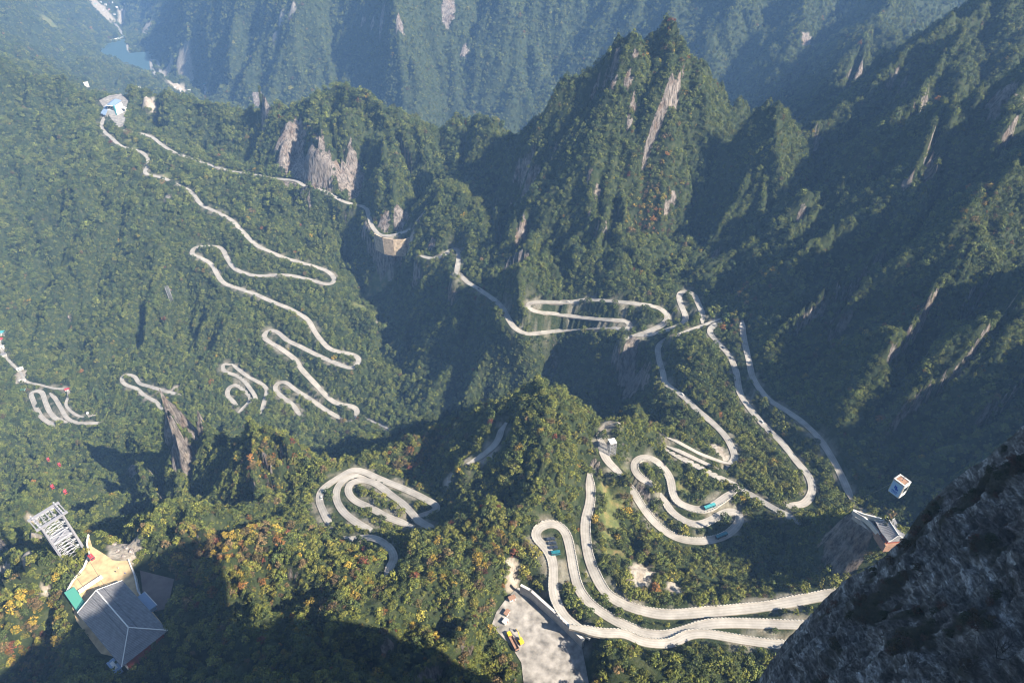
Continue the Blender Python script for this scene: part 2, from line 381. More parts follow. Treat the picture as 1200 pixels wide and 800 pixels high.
# level yards: polygon in sight lines and level
def inside(X, Y, poly):
    c = np.zeros(X.shape, bool); n = len(poly)
    for i in range(n):
        x0, y0 = poly[i][:2]; x1, y1 = poly[(i + 1) % n][:2]
        cond = ((y0 > Y) != (y1 > Y)) & (X < (x1 - x0) * (Y - y0) / (y1 - y0 + 1e-12) + x0)
        c ^= cond
    return c
def poly_dist(X, Y, poly):
    d, _, _, _ = seg_dist(X, Y, [tuple(p[:2]) for p in poly] + [tuple(poly[0][:2])])
    return np.where(inside(X, Y, poly), -d, d)
PLAZA_Z, QUARRY_Z = 845.0, 838.0
PLAZA = [P(u, v, PLAZA_Z) for u, v in [(104,627),(108,640),(124,650),(132,656),(141,657),(152,656),(158,672),(161,692),(170,705),(190,730),(172,752),(140,770),(118,765),(90,728),(79,694),(86,681),(98,667),(105,656),(103,643)]]
QUARRY = [P(u, v, QUARRY_Z) for u, v in [(607,688),(620,691),(650,722),(681,752),(690,800),(615,812),(611,776),(600,758),(588,745),(576,732),(582,716),(594,700)]]
HELI = [P(u, v, 838) for u, v in [(164,668),(204,678),(196,712),(182,716),(168,700)]]
WATER_Z = 238.0
LAKE = [P(u, v, WATER_Z) for u, v in [(122,54),(147,46),(149,60),(152,63),(175,61),(177,66),(173,86),(158,82),(140,76),(122,68)]]
STATION = [P(u, v, 692) for u, v in [(116,118),(128,112),(142,110),(150,118),(148,126),(146,146),(138,150),(128,136)]]

# fine relief, kept off the roads and yards
amp = sstep(12, 70, RD)
for poly in (PLAZA, QUARRY, HELI, STATION):
    amp = amp * sstep(0, 25, poly_dist(GX, GY, poly))
far = sstep(500, 2500, rr)
wx, wy = fbm(GX / 110, GY / 110, 2, seed=41) * 40, fbm(GX / 110, GY / 110, 2, seed=47) * 40
rel = (fbm((GX + wx) / 170, (GY + wy) / 170, 4, seed=21, ridged=True) - .35) * (14 + 40 * far)
rel += fbm((GX + wx) / 60, (GY + wy) / 60, 3, seed=31, ridged=True) * 6.5
rel += (fbm(GX / 620 + .4 * fbm(GX / 900, GY / 900, 2, seed=66), GY / 620, 4, seed=61, ridged=True) - .2) * 190 * sstep(1900, 3200, GY) * sstep(80, 500, poly_dist(GX, GY, LAKE))
rel += fbm(GX / 14, GY / 14, 2, seed=33) * 1.6
# gullies and spurs that run down the slopes, branching at smaller scales
def gullies(gx, gy, wl, seed):
    """stripes of wavelength wl whose crests follow the fall line; returns height and its derivative factor"""
    sl = np.hypot(gx, gy) + 1e-6
    cxn, cyn = -gy / sl, gx / sl                       # along the contour
    cell = wl * 1.5
    U_, V_ = GX / cell, GY / cell
    iu, iv = np.floor(U_), np.floor(V_)
    sc = np.zeros(GX.shape); ss = np.zeros(GX.shape); sw = np.zeros(GX.shape)
    for a in (-1, 0, 1):
        for b in (-1, 0, 1):
            hx_ = iu + a + _hash(iu + a, iv + b, seed); hy_ = iv + b + _hash(iu + a, iv + b, seed + 9)
            du, dv = (U_ - hx_), (V_ - hy_)
            w__ = np.exp(-(du * du + dv * dv) * 2.6)
            ph = (du * cxn + dv * cyn) * cell / wl * 2 * np.pi
            sc += w__ * np.cos(ph); ss += w__ * np.sin(ph); sw += w__
    sc /= sw; ss /= sw
    return sc, ss, cxn, cyn
def grad(F):
    a, b = np.gradient(F); yi = np.gradient(GY, axis=0); xi, xj = np.gradient(GX); fx = b / xj; return fx, (a - fx * xi) / yi
def blur(F, n):
    for _ in range(n):
        F = F.copy(); F[1:-1] = (F[:-2] + 2 * F[1:-1] + F[2:]) / 4; F[:, 1:-1] = (F[:, :-2] + 2 * F[:, 1:-1] + F[:, 2:]) / 4
    return F
Hs = blur(H + rel * amp * .5, 6)
gx, gy = grad(Hs)
near_ = 1 - sstep(1700, 2600, GY)
pkc = P(762, 60, 1010); pkf = P(905, 140, 945)
calm = (1 - .62 * np.exp(-((GX - pkc[0]) ** 2 + (GY - pkc[1]) ** 2) / 95.0 ** 2)) * (1 - .5 * np.exp(-((GX - pkf[0]) ** 2 + (GY - pkf[1]) ** 2) / 70.0 ** 2))
for wl, am, seed in ((200, 18, 500), (120, 17, 501), (62, 9.5, 502), (32, 4.6, 503), (17, 2.0, 504)):
    sc, ss, cxn, cyn = gullies(gx, gy, wl, seed)
    f = np.clip(np.hypot(gx, gy) * 1.9, .10, 1.25) * (1 + .15 * sstep(230, 430, GX) * sstep(500, 700, np.hypot(GX, GY)))
    crest = np.sign(sc) * np.abs(sc) ** .8
    rel = rel + (am * crest - am * .25) * f * near_ * calm
    k_ = -am * ss * 2 * np.pi / wl * f * .8
    gx, gy = gx + k_ * cxn, gy + k_ * cyn
gx, gy = grad(blur(H + rel * amp * .5, 6)) 
for wl, am, seed in ((520, 26, 511), (230, 13, 512), (120, 10, 513), (60, 8, 514)):
    sc, ss, cxn, cyn = gullies(gx, gy, wl, seed)
    f = np.clip(np.hypot(gx, gy) * 1.6, .12, 1.2)
    rel = rel + am * sc * f * (1 - near_) * sstep(60, 420, poly_dist(GX, GY, LAKE))
    k_ = -am * ss * 2 * np.pi / wl * f * .8
    gx, gy = gx + k_ * cxn, gy + k_ * cyn
H = H + rel * amp
K = 1 - sstep(RW + 3.0, RW + 14.0, RD)
H = H * (1 - K) + (RZ - 0.5) * K
for poly, zz in ((PLAZA, PLAZA_Z), (QUARRY, QUARRY_Z), (HELI, 838), (STATION, 692), (LAKE, WATER_Z - 6)):
    d = poly_dist(GX, GY, poly)
    k_ = 1 - sstep(1, 14 if poly is not LAKE else 45, d)
    H = H * (1 - k_) + (zz - 0.5) * k_
# slope
dHi, dHj = np.gradient(H)
dYi = np.gradient(GY, axis=0); dXi, dXj = np.gradient(GX)
hx = dHj / dXj; hy = (dHi - hx * dXi) / dYi
SLOPE = np.hypot(hx, hy)
# ------------------------------------------------------------------ ground cover maps
def spot(u, v, r, z=None):
    p = hits(H, [(u, v)])[0]
    return np.exp(-(((GX - p[0]) ** 2 + (GY - p[1]) ** 2) / (r * r)))
for_roads = None
n1 = fbm(GX / 45, GY / 45, 3, seed=71); n2 = fbm(GX / 15, GY / 15, 2, seed=72)
ROCK = sstep(4.3, 5.6, SLOPE + n1 * 2.8 + n2 * 1.6 - 2.0 * sstep(1900, 2400, GY) - 1.5 * sstep(230, 420, GX))
for u, v, r in [(620,330,40),(622,350,35),(625,400,40),(640,420,36),(615,440,36),(650,440,30),(603,385,26),(604,400,26),(604,420,26),(603,440,26),(603,455,22),(1000,640,26),(975,645,24),(960,665,20),(985,680,20)]:
    ROCK = ROCK * (1 - .85 * spot(u, v, r))
CLIFFS = [(345,185,46),(352,198,46),(366,210,42),(338,172,34),(380,205,24),(408,208,28),(415,218,32),(303,122,26),(310,128,24),(301,112,24),(744,62,6),(735,95,7),(742,120,6),(738,142,6),(722,75,7),(718,95,6),(700,225,7),(690,205,6),(447,25,18),(425,24,12),(468,27,16),(436,26,14),
 (204,500,17),(196,486,15),(229,494,11),(209,516,13),(158,552,14),(1092,190,9),(1085,208,9),(1060,215,5),(1170,112,8),(1185,105,9),(1165,130,8),(962,52,24),(945,48,18),(1008,92,24),
 (735,435,14),(742,455,14),(650,410,8),(470,255,16),(450,262,14),(490,256,14),(505,290,10),(430,262,14),(695,548,6),(755,578,7),(1000,640,11),(985,620,8),(1010,625,9),(975,645,8),
 (690,250,6),(790,235,6),(780,245,5),(545,60,18),(525,15,26),(200,340,5),]
for u, v, r in CLIFFS:
    s = spot(u, v, r * 1.0)
    ROCK = np.maximum(ROCK, sstep(.36, .52, s + n2 * .5 + n1 * .25) * sstep(.35, .9, SLOPE + .4))
BARE = np.zeros(GX.shape)
for u, v, r in [(752,668,12),(748,680,9),(790,690,8),(565,537,8),(527,562,8),(578,530,7),(330,25,22),(342,10,20),(322,42,16),(196,232,9),(200,226,8),(25,438,14),(22,446,10),(148,645,14),(140,640,10),(152,650,9),
 (38,625,8),(36,640,7),(30,650,7),(42,612,6),(8,668,6),(55,690,5),(480,285,12),(455,286,12),(447,315,6),(452,300,6),(443,380,6),(205,455,8),(840,525,9),(850,535,8),(600,685,7),(602,672,6),(598,662,5),(120,705,6),(215,70,50),(195,85,60),(208,103,45),(175,120,20),(220,85,50),(172,35,60),(118,10,60),(145,20,50),(104,540,0.1),(1012,600,6),(1005,604,6),(1025,612,6),
 (712,500,6),(725,497,5),(690,670,4)]:
    s = spot(u, v, r)
    BARE = np.maximum(BARE, sstep(.38, .6, s + n2 * .3))
for u, v in [(640,375),(670,375),(700,372),(650,360),(690,362),(720,364),(630,358),(740,372)]:
    ROCK = ROCK * (1 - .9 * spot(u, v, 22)); BARE = BARE * (1 - .9 * spot(u, v, 22))
# verges along the roads are scraped bare here and there
verge = (1 - sstep(RW + 2.0, RW + 9, RD)) * sstep(-.05, .4, n2 + n1)
BARE = np.maximum(BARE, verge * .55)
OPEN = np.zeros(GX.shape)          # grassy openings without trees
for u, v, r in [(720,590,10),(715,610,10),(712,630,9),(722,650,10),(708,575,8),(735,560,8),(300,300,0.1),(880,560,0.1),(60,30,40),(1015,607,8),(690,485,0.1),(445,330,18),(430,345,18),(420,360,16),(455,300,10),(800,570,8),(808,580,8),(150,165,12),(160,172,12),(188,190,14),(196,205,12)]:
    s = spot(u, v, r); OPEN = np.maximum(OPEN, sstep(.35, .6, s + n2 * .3))
NOTREE = np.maximum(np.maximum(ROCK, BARE), OPEN * .9)
NOTREE = np.maximum(NOTREE, sstep(.4, .5, spot(648, 640, 11)))
NOTREE = np.maximum(NOTREE, 1 - sstep(RW + 2.0, RW + 4.0, RD0))
for poly in (PLAZA, QUARRY, HELI, STATION, LAKE):
    NOTREE = np.maximum(NOTREE, (poly_dist(GX, GY, poly) < 3).astype(float))

# ------------------------------------------------------------------ materials
def mat(name, color=(.5, .5, .5), rough=.85, spec=.3, metal=0.0, noise=None):
    m = bpy.data.materials.new(name); m.use_nodes = True
    t = m.node_tree; b = t.nodes['Principled BSDF']
    b.inputs['Base Color'].default_value = (*color, 1); b.inputs['Roughness'].default_value = rough
    b.inputs['Specular IOR Level'].default_value = spec; b.inputs['Metallic'].default_value = metal
    if noise:
        sc, amt = noise
        tc = t.nodes.new('ShaderNodeTexCoord'); n = t.nodes.new('ShaderNodeTexNoise'); n.inputs['Scale'].default_value = sc; n.inputs['Detail'].default_value = 5
        r = t.nodes.new('ShaderNodeValToRGB')
        r.color_ramp.elements[0].position = .3; r.color_ramp.elements[1].position = .72
        r.color_ramp.elements[0].color = (*[c * (1 - amt) for c in color], 1); r.color_ramp.elements[1].color = (*[min(1, c * (1 + amt)) for c in color], 1)
        t.links.new(tc.outputs['Object'], n.inputs['Vector']); t.links.new(n.outputs['Fac'], r.inputs['Fac']); t.links.new(r.outputs['Color'], b.inputs['Base Color'])
    return m
class NT:
    def __init__(s, m): s.t = m.node_tree; s.b = s.t.nodes['Principled BSDF']
    def n(s, kind, **kw):
        nd = s.t.nodes.new(kind)
        for k, v in kw.items():
            if hasattr(nd, k): setattr(nd, k, v)
            else: nd.inputs[k.replace('_', ' ')].default_value = v
        return nd
    def l(s, a, b): s.t.links.new(a, b)
    def noise(s, vec, scale, detail=5, rough=.6):
        nd = s.n('ShaderNodeTexNoise'); nd.inputs['Scale'].default_value = scale; nd.inputs['Detail'].default_value = detail; nd.inputs['Roughness'].default_value = rough
        s.l(vec, nd.inputs['Vector']); return nd.outputs['Fac']
    def ramp(s, fac, stops):
        nd = s.n('ShaderNodeValToRGB'); cr = nd.color_ramp
        while len(cr.elements) < len(stops): cr.elements.new(.5)
        for el, (p, c) in zip(cr.elements, stops): el.position = p; el.color = (*c, 1)
        s.l(fac, nd.inputs['Fac']); return nd.outputs['Color']
    def mix(s, fac, a, b, mode='MIX'):
        nd = s.n('ShaderNodeMix'); nd.data_type = 'RGBA'; nd.blend_type = mode
        if isinstance(fac, float): nd.inputs[0].default_value = fac
        else: s.l(fac, nd.inputs[0])
        for sock, v in ((nd.inputs[6], a), (nd.inputs[7], b)):
            if isinstance(v, tuple): sock.default_value = (*v, 1)
            else: s.l(v, sock)
        return nd.outputs[2]
def rock_color(N, pos, tint=1.0):
    mp = N.n('ShaderNodeMapping'); mp.inputs['Scale'].default_value = (1, 1, .28); N.l(pos, mp.inputs['Vector'])
    a = N.noise(mp.outputs[0], .26, 9, .78)
    b = N.noise(pos, .045, 4)
    c1 = N.ramp(a, [(.34, (.035, .034, .03)), (.42, (.085, .078, .068)), (.49, (.20 * tint, .18 * tint, .165 * tint)), (.56, (.30 * tint, .27 * tint, .245 * tint)), (.72, (.42 * tint, .39 * tint, .36 * tint))])
    c2 = N.ramp(b, [(.35, (1, .93, .86)), (.5, (.92, .90, .92)), (.68, (.75, .60, .50))])
    return N.mix(1.0, c1, c2, 'MULTIPLY'), a
gm = bpy.data.materials.new('ground_cover'); gm.use_nodes = True
N = NT(gm)
geo = N.n('ShaderNodeNewGeometry'); pos = geo.outputs['Position']
att = N.n('ShaderNodeAttribute', attribute_name='cover'); sep = N.n('ShaderNodeSeparateColor'); N.l(att.outputs['Color'], sep.inputs[0])
ug = N.ramp(N.noise(pos, .12, 6, .7), [(.3, (.014, .022, .009)), (.5, (.026, .036, .014)), (.66, (.05, .055, .025)), (.8, (.12, .10, .06))])
grass = N.ramp(N.noise(pos, .09, 6, .7), [(.3, (.05, .07, .025)), (.5, (.10, .11, .04)), (.62, (.17, .14, .06)), (.75, (.24, .17, .10))])
bare = N.ramp(N.noise(pos, .14, 8, .75), [(.28, (.10, .085, .06)), (.42, (.24, .20, .16)), (.55, (.30, .27, .23)), (.75, (.42, .385, .34))])
rc, rf = rock_color(N, pos, 1.0)
c = N.mix(sep.outputs[2], ug, grass)
c = N.mix(sep.outputs[1], c, bare)
frag = N.n('ShaderNodeMath', operation='MULTIPLY_ADD'); N.l(N.noise(pos, .20, 6, .7), frag.inputs[0]); frag.inputs[1].default_value = -5.0; frag.inputs[2].default_value = 1.1
fr2 = N.n('ShaderNodeMath', operation='MULTIPLY_ADD'); N.l(sep.outputs[0], fr2.inputs[0]); fr2.inputs[1].default_value = 3.2; N.l(frag.outputs[0], fr2.inputs[2]); fr2.use_clamp = True
c = N.mix(fr2.outputs[0], c, rc)
N.l(c, N.b.inputs['Base Color']); N.b.inputs['Roughness'].default_value = .95; N.b.inputs['Specular IOR Level'].default_value = .15
bp = N.n('ShaderNodeBump'); bp.inputs['Strength'].default_value = .9; bp.inputs['Distance'].default_value = 3.0
hmx = N.n('ShaderNodeMix'); hmx.data_type = 'FLOAT'; N.l(fr2.outputs[0], hmx.inputs[0]); N.l(N.noise(pos, .22, 7, .7), hmx.inputs[2])
rk3 = N.n('ShaderNodeMath', operation='MULTIPLY'); N.l(rf, rk3.inputs[0]); rk3.inputs[1].default_value = 3.0; N.l(rk3.outputs[0], hmx.inputs[3])
N.l(hmx.outputs[0], bp.inputs['Height']); N.l(bp.outputs[0], N.b.inputs['Normal'])

def put(name, me, m=None, parent=None):
    o = bpy.data.objects.new(name, me); COL.objects.link(o)
    if m is not None: me.materials.append(m)
    if parent is not None: o.parent = parent
    return o
def tag(o, label, cat, group=None):
    o['label'] = label; o['category'] = cat
    if group: o['group'] = group
    return o
me = grid_mesh('ground', GX, GY, H)
ca = me.color_attributes.new('cover', 'FLOAT_COLOR', 'POINT')
ca.data.foreach_set('color', np.stack([ROCK, BARE, OPEN, np.ones(GX.shape)], -1).reshape(-1).astype(np.float32))
ground = put('terrain', me, gm); ground['kind'] = 'structure'

# water
wm = mat('lake_water', (.045, .085, .10), .3, .5)
N = NT(wm); geo = N.n('ShaderNodeNewGeometry'); bp = N.n('ShaderNodeBump'); bp.inputs['Strength'].default_value = .15
N.l(N.noise(geo.outputs['Position'], .15, 3), bp.inputs['Height']); N.l(bp.outputs[0], N.b.inputs['Normal'])
def prism(name, poly, z0, z1, m, parent=None):
    bm = bmesh.new()
    a = [bm.verts.new((p[0], p[1], z0)) for p in poly]; b = [bm.verts.new((p[0], p[1], z1)) for p in poly]
    n = len(poly); bm.faces.new(b); bm.faces.new(a[::-1])
    for i in range(n): bm.faces.new((a[i], a[(i + 1) % n], b[(i + 1) % n], b[i]))
    bmesh.ops.recalc_face_normals(bm, faces=bm.faces)
    me = bpy.data.meshes.new(name); bm.to_mesh(me); bm.free()
    return put(name, me, m, parent)
c0 = np.mean(LAKE, 0)
lk = prism('water', [c0 + (p - c0) * 1.25 for p in LAKE], WATER_Z - 8, WATER_Z, wm); lk['kind'] = 'structure'

# ------------------------------------------------------------------ road ribbons
rm = bpy.data.materials.new('pale_concrete_road'); rm.use_nodes = True
N = NT(rm); geo = N.n('ShaderNodeNewGeometry'); uvn = N.n('ShaderNodeUVMap'); sx = N.n('ShaderNodeSeparateXYZ'); N.l(uvn.outputs[0], sx.inputs[0])
base = N.ramp(N.noise(geo.outputs['Position'], .09, 6, .65), [(.3, (.18, .167, .15)), (.5, (.26, .242, .22)), (.7, (.33, .308, .28))])
lane = N.ramp(sx.outputs[0], [(0, (.80, .76, .70)), (.10, (1, 1, 1)), (.235, (.82, .81, .79)), (.30, (1, 1, 1)), (.48, (1, 1, 1)), (.50, (.58, .56, .54)), (.52, (1, 1, 1)), (.70, (1, 1, 1)), (.765, (.82, .81, .79)), (.90, (1, 1, 1)), (1, (.78, .74, .68))])
N.l(N.mix(1.0, base, lane, 'MULTIPLY'), N.b.inputs['Base Color']); N.b.inputs['Roughness'].default_value = .9
wallm = mat('pale_stone_parapet', (.34, .32, .29), .9, .2, noise=(.4, .3))
dark_gap = mat('dark_mortar', (.10, .09, .08), .95)
def side_normals(q):
    t = np.gradient(q[:, :2], axis=0); t /= np.linalg.norm(t, axis=1)[:, None] + 1e-9
    return np.stack([-t[:, 1], t[:, 0]], 1)
for idx, (q, w_, wl, wr) in enumerate(LAID):
    nrm = side_normals(q); n = len(q)
    seg = np.concatenate([[0], np.cumsum(np.linalg.norm(np.diff(q[:, :2], axis=0), axis=1))])
    ww = w_ * (1 + .12 * gnoise(seg / 23, seg * 0 + idx, 3)) * (.45 + .55 * sstep(0, 16, np.minimum(seg, seg[-1] - seg)))
    hw = ww / 2
    prof = [(-1, -1.8), (-1, 0.22), (-.96, 0.12), (.96, 0.12), (1, 0.22), (1, -1.8)]
    co = []
    for i in range(n):
        for a, dz in prof:
            co.append((q[i, 0] + nrm[i, 0] * a * hw[i], q[i, 1] + nrm[i, 1] * a * hw[i], q[i, 2] + dz + (.9 if False else 0) + idx % 5 * .004))
    me = bpy.data.meshes.new('road'); m_ = len(prof)
    faces = [(i * m_ + k, i * m_ + k + 1, (i + 1) * m_ + k + 1, (i + 1) * m_ + k) for i in range(n - 1) for k in range(m_ - 1)]
    me.from_pydata(co, [], faces)
    uvl = me.uv_layers.new(name='UVMap'); uvs = []
    for f in faces:
        for vi in f:
            uvs += [(prof[vi % m_][0] + 1) / 2, seg[vi // m_] / 10]
    uvl.data.foreach_set('uv', uvs)
    r = put('road', me, rm); r['kind'] = 'structure'
    for flag, sgn in ((wl, 1), (wr, -1)):
        if not flag: continue
        # a parapet of stone blocks with gaps, standing on a low plinth
        bm = bmesh.new(); s = 0.0; L = seg[-1]
        def at(s_, off):
            x = np.interp(s_, seg, q[:, 0] + nrm[:, 0] * sgn * (hw + off)); y = np.interp(s_, seg, q[:, 1] + nrm[:, 1] * sgn * (hw + off)); z = np.interp(s_, seg, q[:, 2])
            return x, y, z
        def block(s0, s1, o0, o1, z0, z1):
            vs = []
            for (ss, oo) in ((s0, o0), (s1, o0), (s1, o1), (s0, o1)):
                x, y, z = at(ss, oo); vs.append((x, y, z))
            A = [bm.verts.new((x, y, z + z0)) for x, y, z in vs]; B = [bm.verts.new((x, y, z + z1)) for x, y, z in vs]
            bm.faces.new(A); bm.faces.new(B)
            for i in range(4): bm.faces.new((A[i], A[(i + 1) % 4], B[(i + 1) % 4], B[i]))
        while s + 3.4 < L:
            block(s, s + 1.25, .05, .55, .2, .95)
            block(s, s + 2.4, .0, .62, -1.5, .2)
            s += 2.4
        bmesh.ops.recalc_face_normals(bm, faces=bm.faces)
        me = bpy.data.meshes.new('parapet_wall'); bm.to_mesh(me); bm.free()
        o = put('parapet_wall', me, wallm)
        names = {20: 'crenellated pale stone parapet along the straight road below the right-hand hairpins', 21: 'crenellated stone parapet edging the upper hairpin where the teal bus drives',
                 22: 'crenellated stone parapet edging the lower hairpin of the pair on the right', 24: 'crenellated stone parapet on the road that bends from the rock outcrop to the dark cliff',
                 25: 'crenellated stone parapet around the wide hairpin with parked vehicles beside the quarry', 26: 'crenellated stone parapet on the lowest road beneath the wide hairpin'}
        tag(o, names.get(idx, 'stone parapet along the road'), 'parapet wall', 'stone parapets along the roads')
# ------------------------------------------------------------------ the dark rock face beside the lookout
CN = np.array([-.75, .35, .55]); CN /= np.linalg.norm(CN)
E0 = np.array([0, 0, CAMZ]) + ray(1200, 505) * 150.0
def on_slab(u, v):
    d = ray(u, v); o = np.array([0, 0, CAMZ])
    return o + d * ((E0 - o) @ CN / (d @ CN))
edge = [on_slab(u, v) for u, v in [(1226,478),(1213,491),(1200,503),(1165,531),(1128,557),(1100,582),(1076,610),(1058,634),(1036,654),(1016,667),(994,681),(972,699),(955,717),(938,735),(920,756),(900,785),(868,832),(830,892),(790,955)]]
ea = edge[2]; eb = edge[15]; A_ = (eb - ea) / np.linalg.norm(eb - ea)
B_ = np.cross(CN, A_); 
if B_ @ (on_slab(1200, 800) - ea) < 0: B_ = -B_
ed = np.array([((p - ea) @ A_, (p - ea) @ B_) for p in edge]); ed = ed[np.argsort(ed[:, 0])]
na, nb = 560, 520
aa = np.linspace(ed[0, 0], ed[-1, 0], na); bb = np.concatenate([np.linspace(-40, 0, 40, endpoint=False), np.linspace(0, 135, nb - 40)])
AA, BB = np.meshgrid(aa, bb, indexing='ij')
b0 = np.interp(aa, ed[:, 0], ed[:, 1])[:, None]
base = ea[None, None, :] + AA[..., None] * A_ + (b0 + np.maximum(BB, 0))[..., None] * B_
Bxy = np.array([B_[0], B_[1], 0]); Bxy /= np.linalg.norm(Bxy)
sk = np.maximum(-BB, 0)
base = base + sk[..., None] * (0.9 * Bxy + np.array([0, 0, -1.2]))
# strata run across the face; large steps, ribs and knobs
s1 = (fbm(AA / 26 + 3, BB / 11, 4, seed=301, ridged=True) - .3) * 4.2
s2 = fbm(AA / 7 + BB / 12, BB / 3.0, 4, seed=302, ridged=True) * 2.0 - .5
q_ = (BB + AA * .25 + 3 * fbm(AA / 18, BB / 18, 2, seed=305)) / 5.0
s3 = np.abs(q_ - np.round(q_)) * 1.8
s4 = fbm(AA / 1.8, BB / .9, 3, seed=304, ridged=True) * .55
disp = (s1 + s2 + s3 + s4) * np.where(BB < 0, .2, sstep(-1, 14, BB) * .82 + .18)
base = base + disp[..., None] * CN
end = np.maximum(3 - (AA - aa[0]), 0); base[..., 2] -= end * 1.5; base[..., 0] += end * .3
# the crest rounds over outside the frame on the right
zc = 1221.0
over = np.maximum(base[..., 2] - zc, 0); base[..., 2] = np.where(over > 0, zc + 6 * (1 - np.exp(-over / 6)) - over * .28, base[..., 2])
cme = grid_mesh('cliff', base[..., 0], base[..., 1], base[..., 2])
mossv = sstep(.02, .32, fbm(AA / 20, BB / 7, 4, seed=310) + .25 * fbm(AA / 3, BB / 3, 3, seed=311) + .12 * sstep(45, 70, BB) + .0)
ca = cme.color_attributes.new('cover', 'FLOAT_COLOR', 'POINT')
ca.data.foreach_set('color', np.stack([mossv, mossv, mossv, np.ones(AA.shape)], -1).reshape(-1).astype(np.float32))
cm_ = bpy.data.materials.new('dark_streaked_rock'); cm_.use_nodes = True  # dark rock colour broken by paler streaks
N = NT(cm_); geo = N.n('ShaderNodeNewGeometry'); pos = geo.outputs['Position']
mp = N.n('ShaderNodeMapping'); mp.inputs['Rotation'].default_value = (0, .5, .6); mp.inputs['Scale'].default_value = (1.1, .30, 1.5); N.l(pos, mp.inputs[0])
n_a = N.noise(mp.outputs[0], .42, 10, .75); n_b = N.noise(pos, .09, 5, .6); n_c = N.noise(mp.outputs[0], 1.6, 8, .8)
c1 = N.ramp(n_a, [(.36, (.022, .020, .017)), (.46, (.095, .089, .080)), (.54, (.23, .22, .205)), (.63, (.58, .57, .545))])
c2 = N.ramp(n_b, [(.35, (.55, .5, .5)), (.55, (1, 1, 1)), (.7, (1.3, 1.3, 1.35))])
c3 = N.ramp(n_c, [(.38, (.30, .30, .30)), (.5, (.9, .9, .9)), (.62, (1.5, 1.5, 1.5))])
c = N.mix(1.0, N.mix(1.0, c1, c2, 'MULTIPLY'), c3, 'MULTIPLY')
at = N.n('ShaderNodeAttribute', attribute_name='cover')
moss = N.ramp(N.noise(pos, 1.8, 6, .8), [(.3, (.012, .013, .008)), (.5, (.035, .034, .016)), (.68, (.08, .06, .03)), (.8, (.12, .07, .045))])
fac = N.n('ShaderNodeMath', operation='MULTIPLY_ADD'); N.l(at.outputs['Fac'], fac.inputs[0]); fac.inputs[1].default_value = 1.3; 
sub = N.n('ShaderNodeMath', operation='MULTIPLY_ADD'); N.l(n_c, sub.inputs[0]); sub.inputs[1].default_value = 1.6; sub.inputs[2].default_value = -.95
N.l(sub.outputs[0], fac.inputs[2]); fac.use_clamp = True
N.l(N.mix(fac.outputs[0], c, moss), N.b.inputs['Base Color']); N.b.inputs['Roughness'].default_value = .8
bp = N.n('ShaderNodeBump'); bp.inputs['Strength'].default_value = 1; bp.inputs['Distance'].default_value = .6
N.l(n_c, bp.inputs['Height']); bp2 = N.n('ShaderNodeBump'); bp2.inputs['Strength'].default_value = .8; bp2.inputs['Distance'].default_value = 2.0
N.l(n_a, bp2.inputs['Height']); N.l(bp.outputs[0], bp2.inputs['Normal']); N.l(bp2.outputs[0], N.b.inputs['Normal'])
cliff = put('cliff', cme, cm_); cliff['kind'] = 'structure'
CLIFF_POS = base; CLIFF_MOSS = mossv
# ------------------------------------------------------------------ builders
class MB:
    def __init__(s): s.v = []; s.f = []; s.mi = []; s.M = Matrix.Identity(4); s.cur = 0
    def add(s, vs, fs):
        b = len(s.v); s.v += [tuple(s.M @ Vector(v)) for v in vs]
        for f in fs: s.f.append(tuple(b + i for i in f)); s.mi.append(s.cur)
        return s
    def box(s, cx, cy, cz, sx, sy, sz, top=1.0, topy=None):
        x, y, z = sx / 2, sy / 2, sz / 2; ty = top if topy is None else topy
        vs = [(cx - x, cy - y, cz - z), (cx + x, cy - y, cz - z), (cx + x, cy + y, cz - z), (cx - x, cy + y, cz - z),
              (cx - x * top, cy - y * ty, cz + z), (cx + x * top, cy - y * ty, cz + z), (cx + x * top, cy + y * ty, cz + z), (cx - x * top, cy + y * ty, cz + z)]
        return s.add(vs, [(3, 2, 1, 0), (4, 5, 6, 7), (0, 1, 5, 4), (1, 2, 6, 5), (2, 3, 7, 6), (3, 0, 4, 7)])
    def bar(s, p, q, r, k=4, r2=None):
        p, q = Vector(p), Vector(q); d = (q - p).normalized(); a = d.orthogonal().normalized(); b = d.cross(a); r2 = r if r2 is None else r2
        vs = [p + (a * math.cos(6.2832 * (i + .5) / k) + b * math.sin(6.2832 * (i + .5) / k)) * r for i in range(k)] + [q + (a * math.cos(6.2832 * (i + .5) / k) + b * math.sin(6.2832 * (i + .5) / k)) * r2 for i in range(k)]
        return s.add(vs, [tuple(range(k))[::-1], tuple(range(k, 2 * k))] + [(i, (i + 1) % k, k + (i + 1) % k, k + i) for i in range(k)])
    def build(s, name, m, parent=None, bevel=0):
        me = bpy.data.meshes.new(name); me.from_pydata(s.v, [], s.f)
        bm = bmesh.new(); bm.from_mesh(me); bmesh.ops.recalc_face_normals(bm, faces=bm.faces)
        if bevel: bmesh.ops.bevel(bm, geom=[e_ for e_ in bm.edges], offset=bevel, segments=2, affect='EDGES')
        bm.to_mesh(me); bm.free()
        return put(name, me, m, parent)
def empty(name, loc, rz=0, label=None, cat=None, group=None):
    o = bpy.data.objects.new(name, None); COL.objects.link(o); o.location = tuple(loc); o.rotation_euler = (0, 0, rz); o.empty_display_size = 1
    if label: tag(o, label, cat, group)
    return o
def copy_tree(o, loc=None, rz=None, label=None, parent=None):
    c = o.copy(); COL.objects.link(c)
    if parent is not None: c.parent = parent
    for ch in list(o.children): copy_tree(ch, parent=c)
    if loc is not None: c.location = tuple(loc)
    if rz is not None: c.rotation_euler = (0, 0, rz)
    if label: c['label'] = label
    return c
def groundz(x, y): return float(lookup(H, x, y))
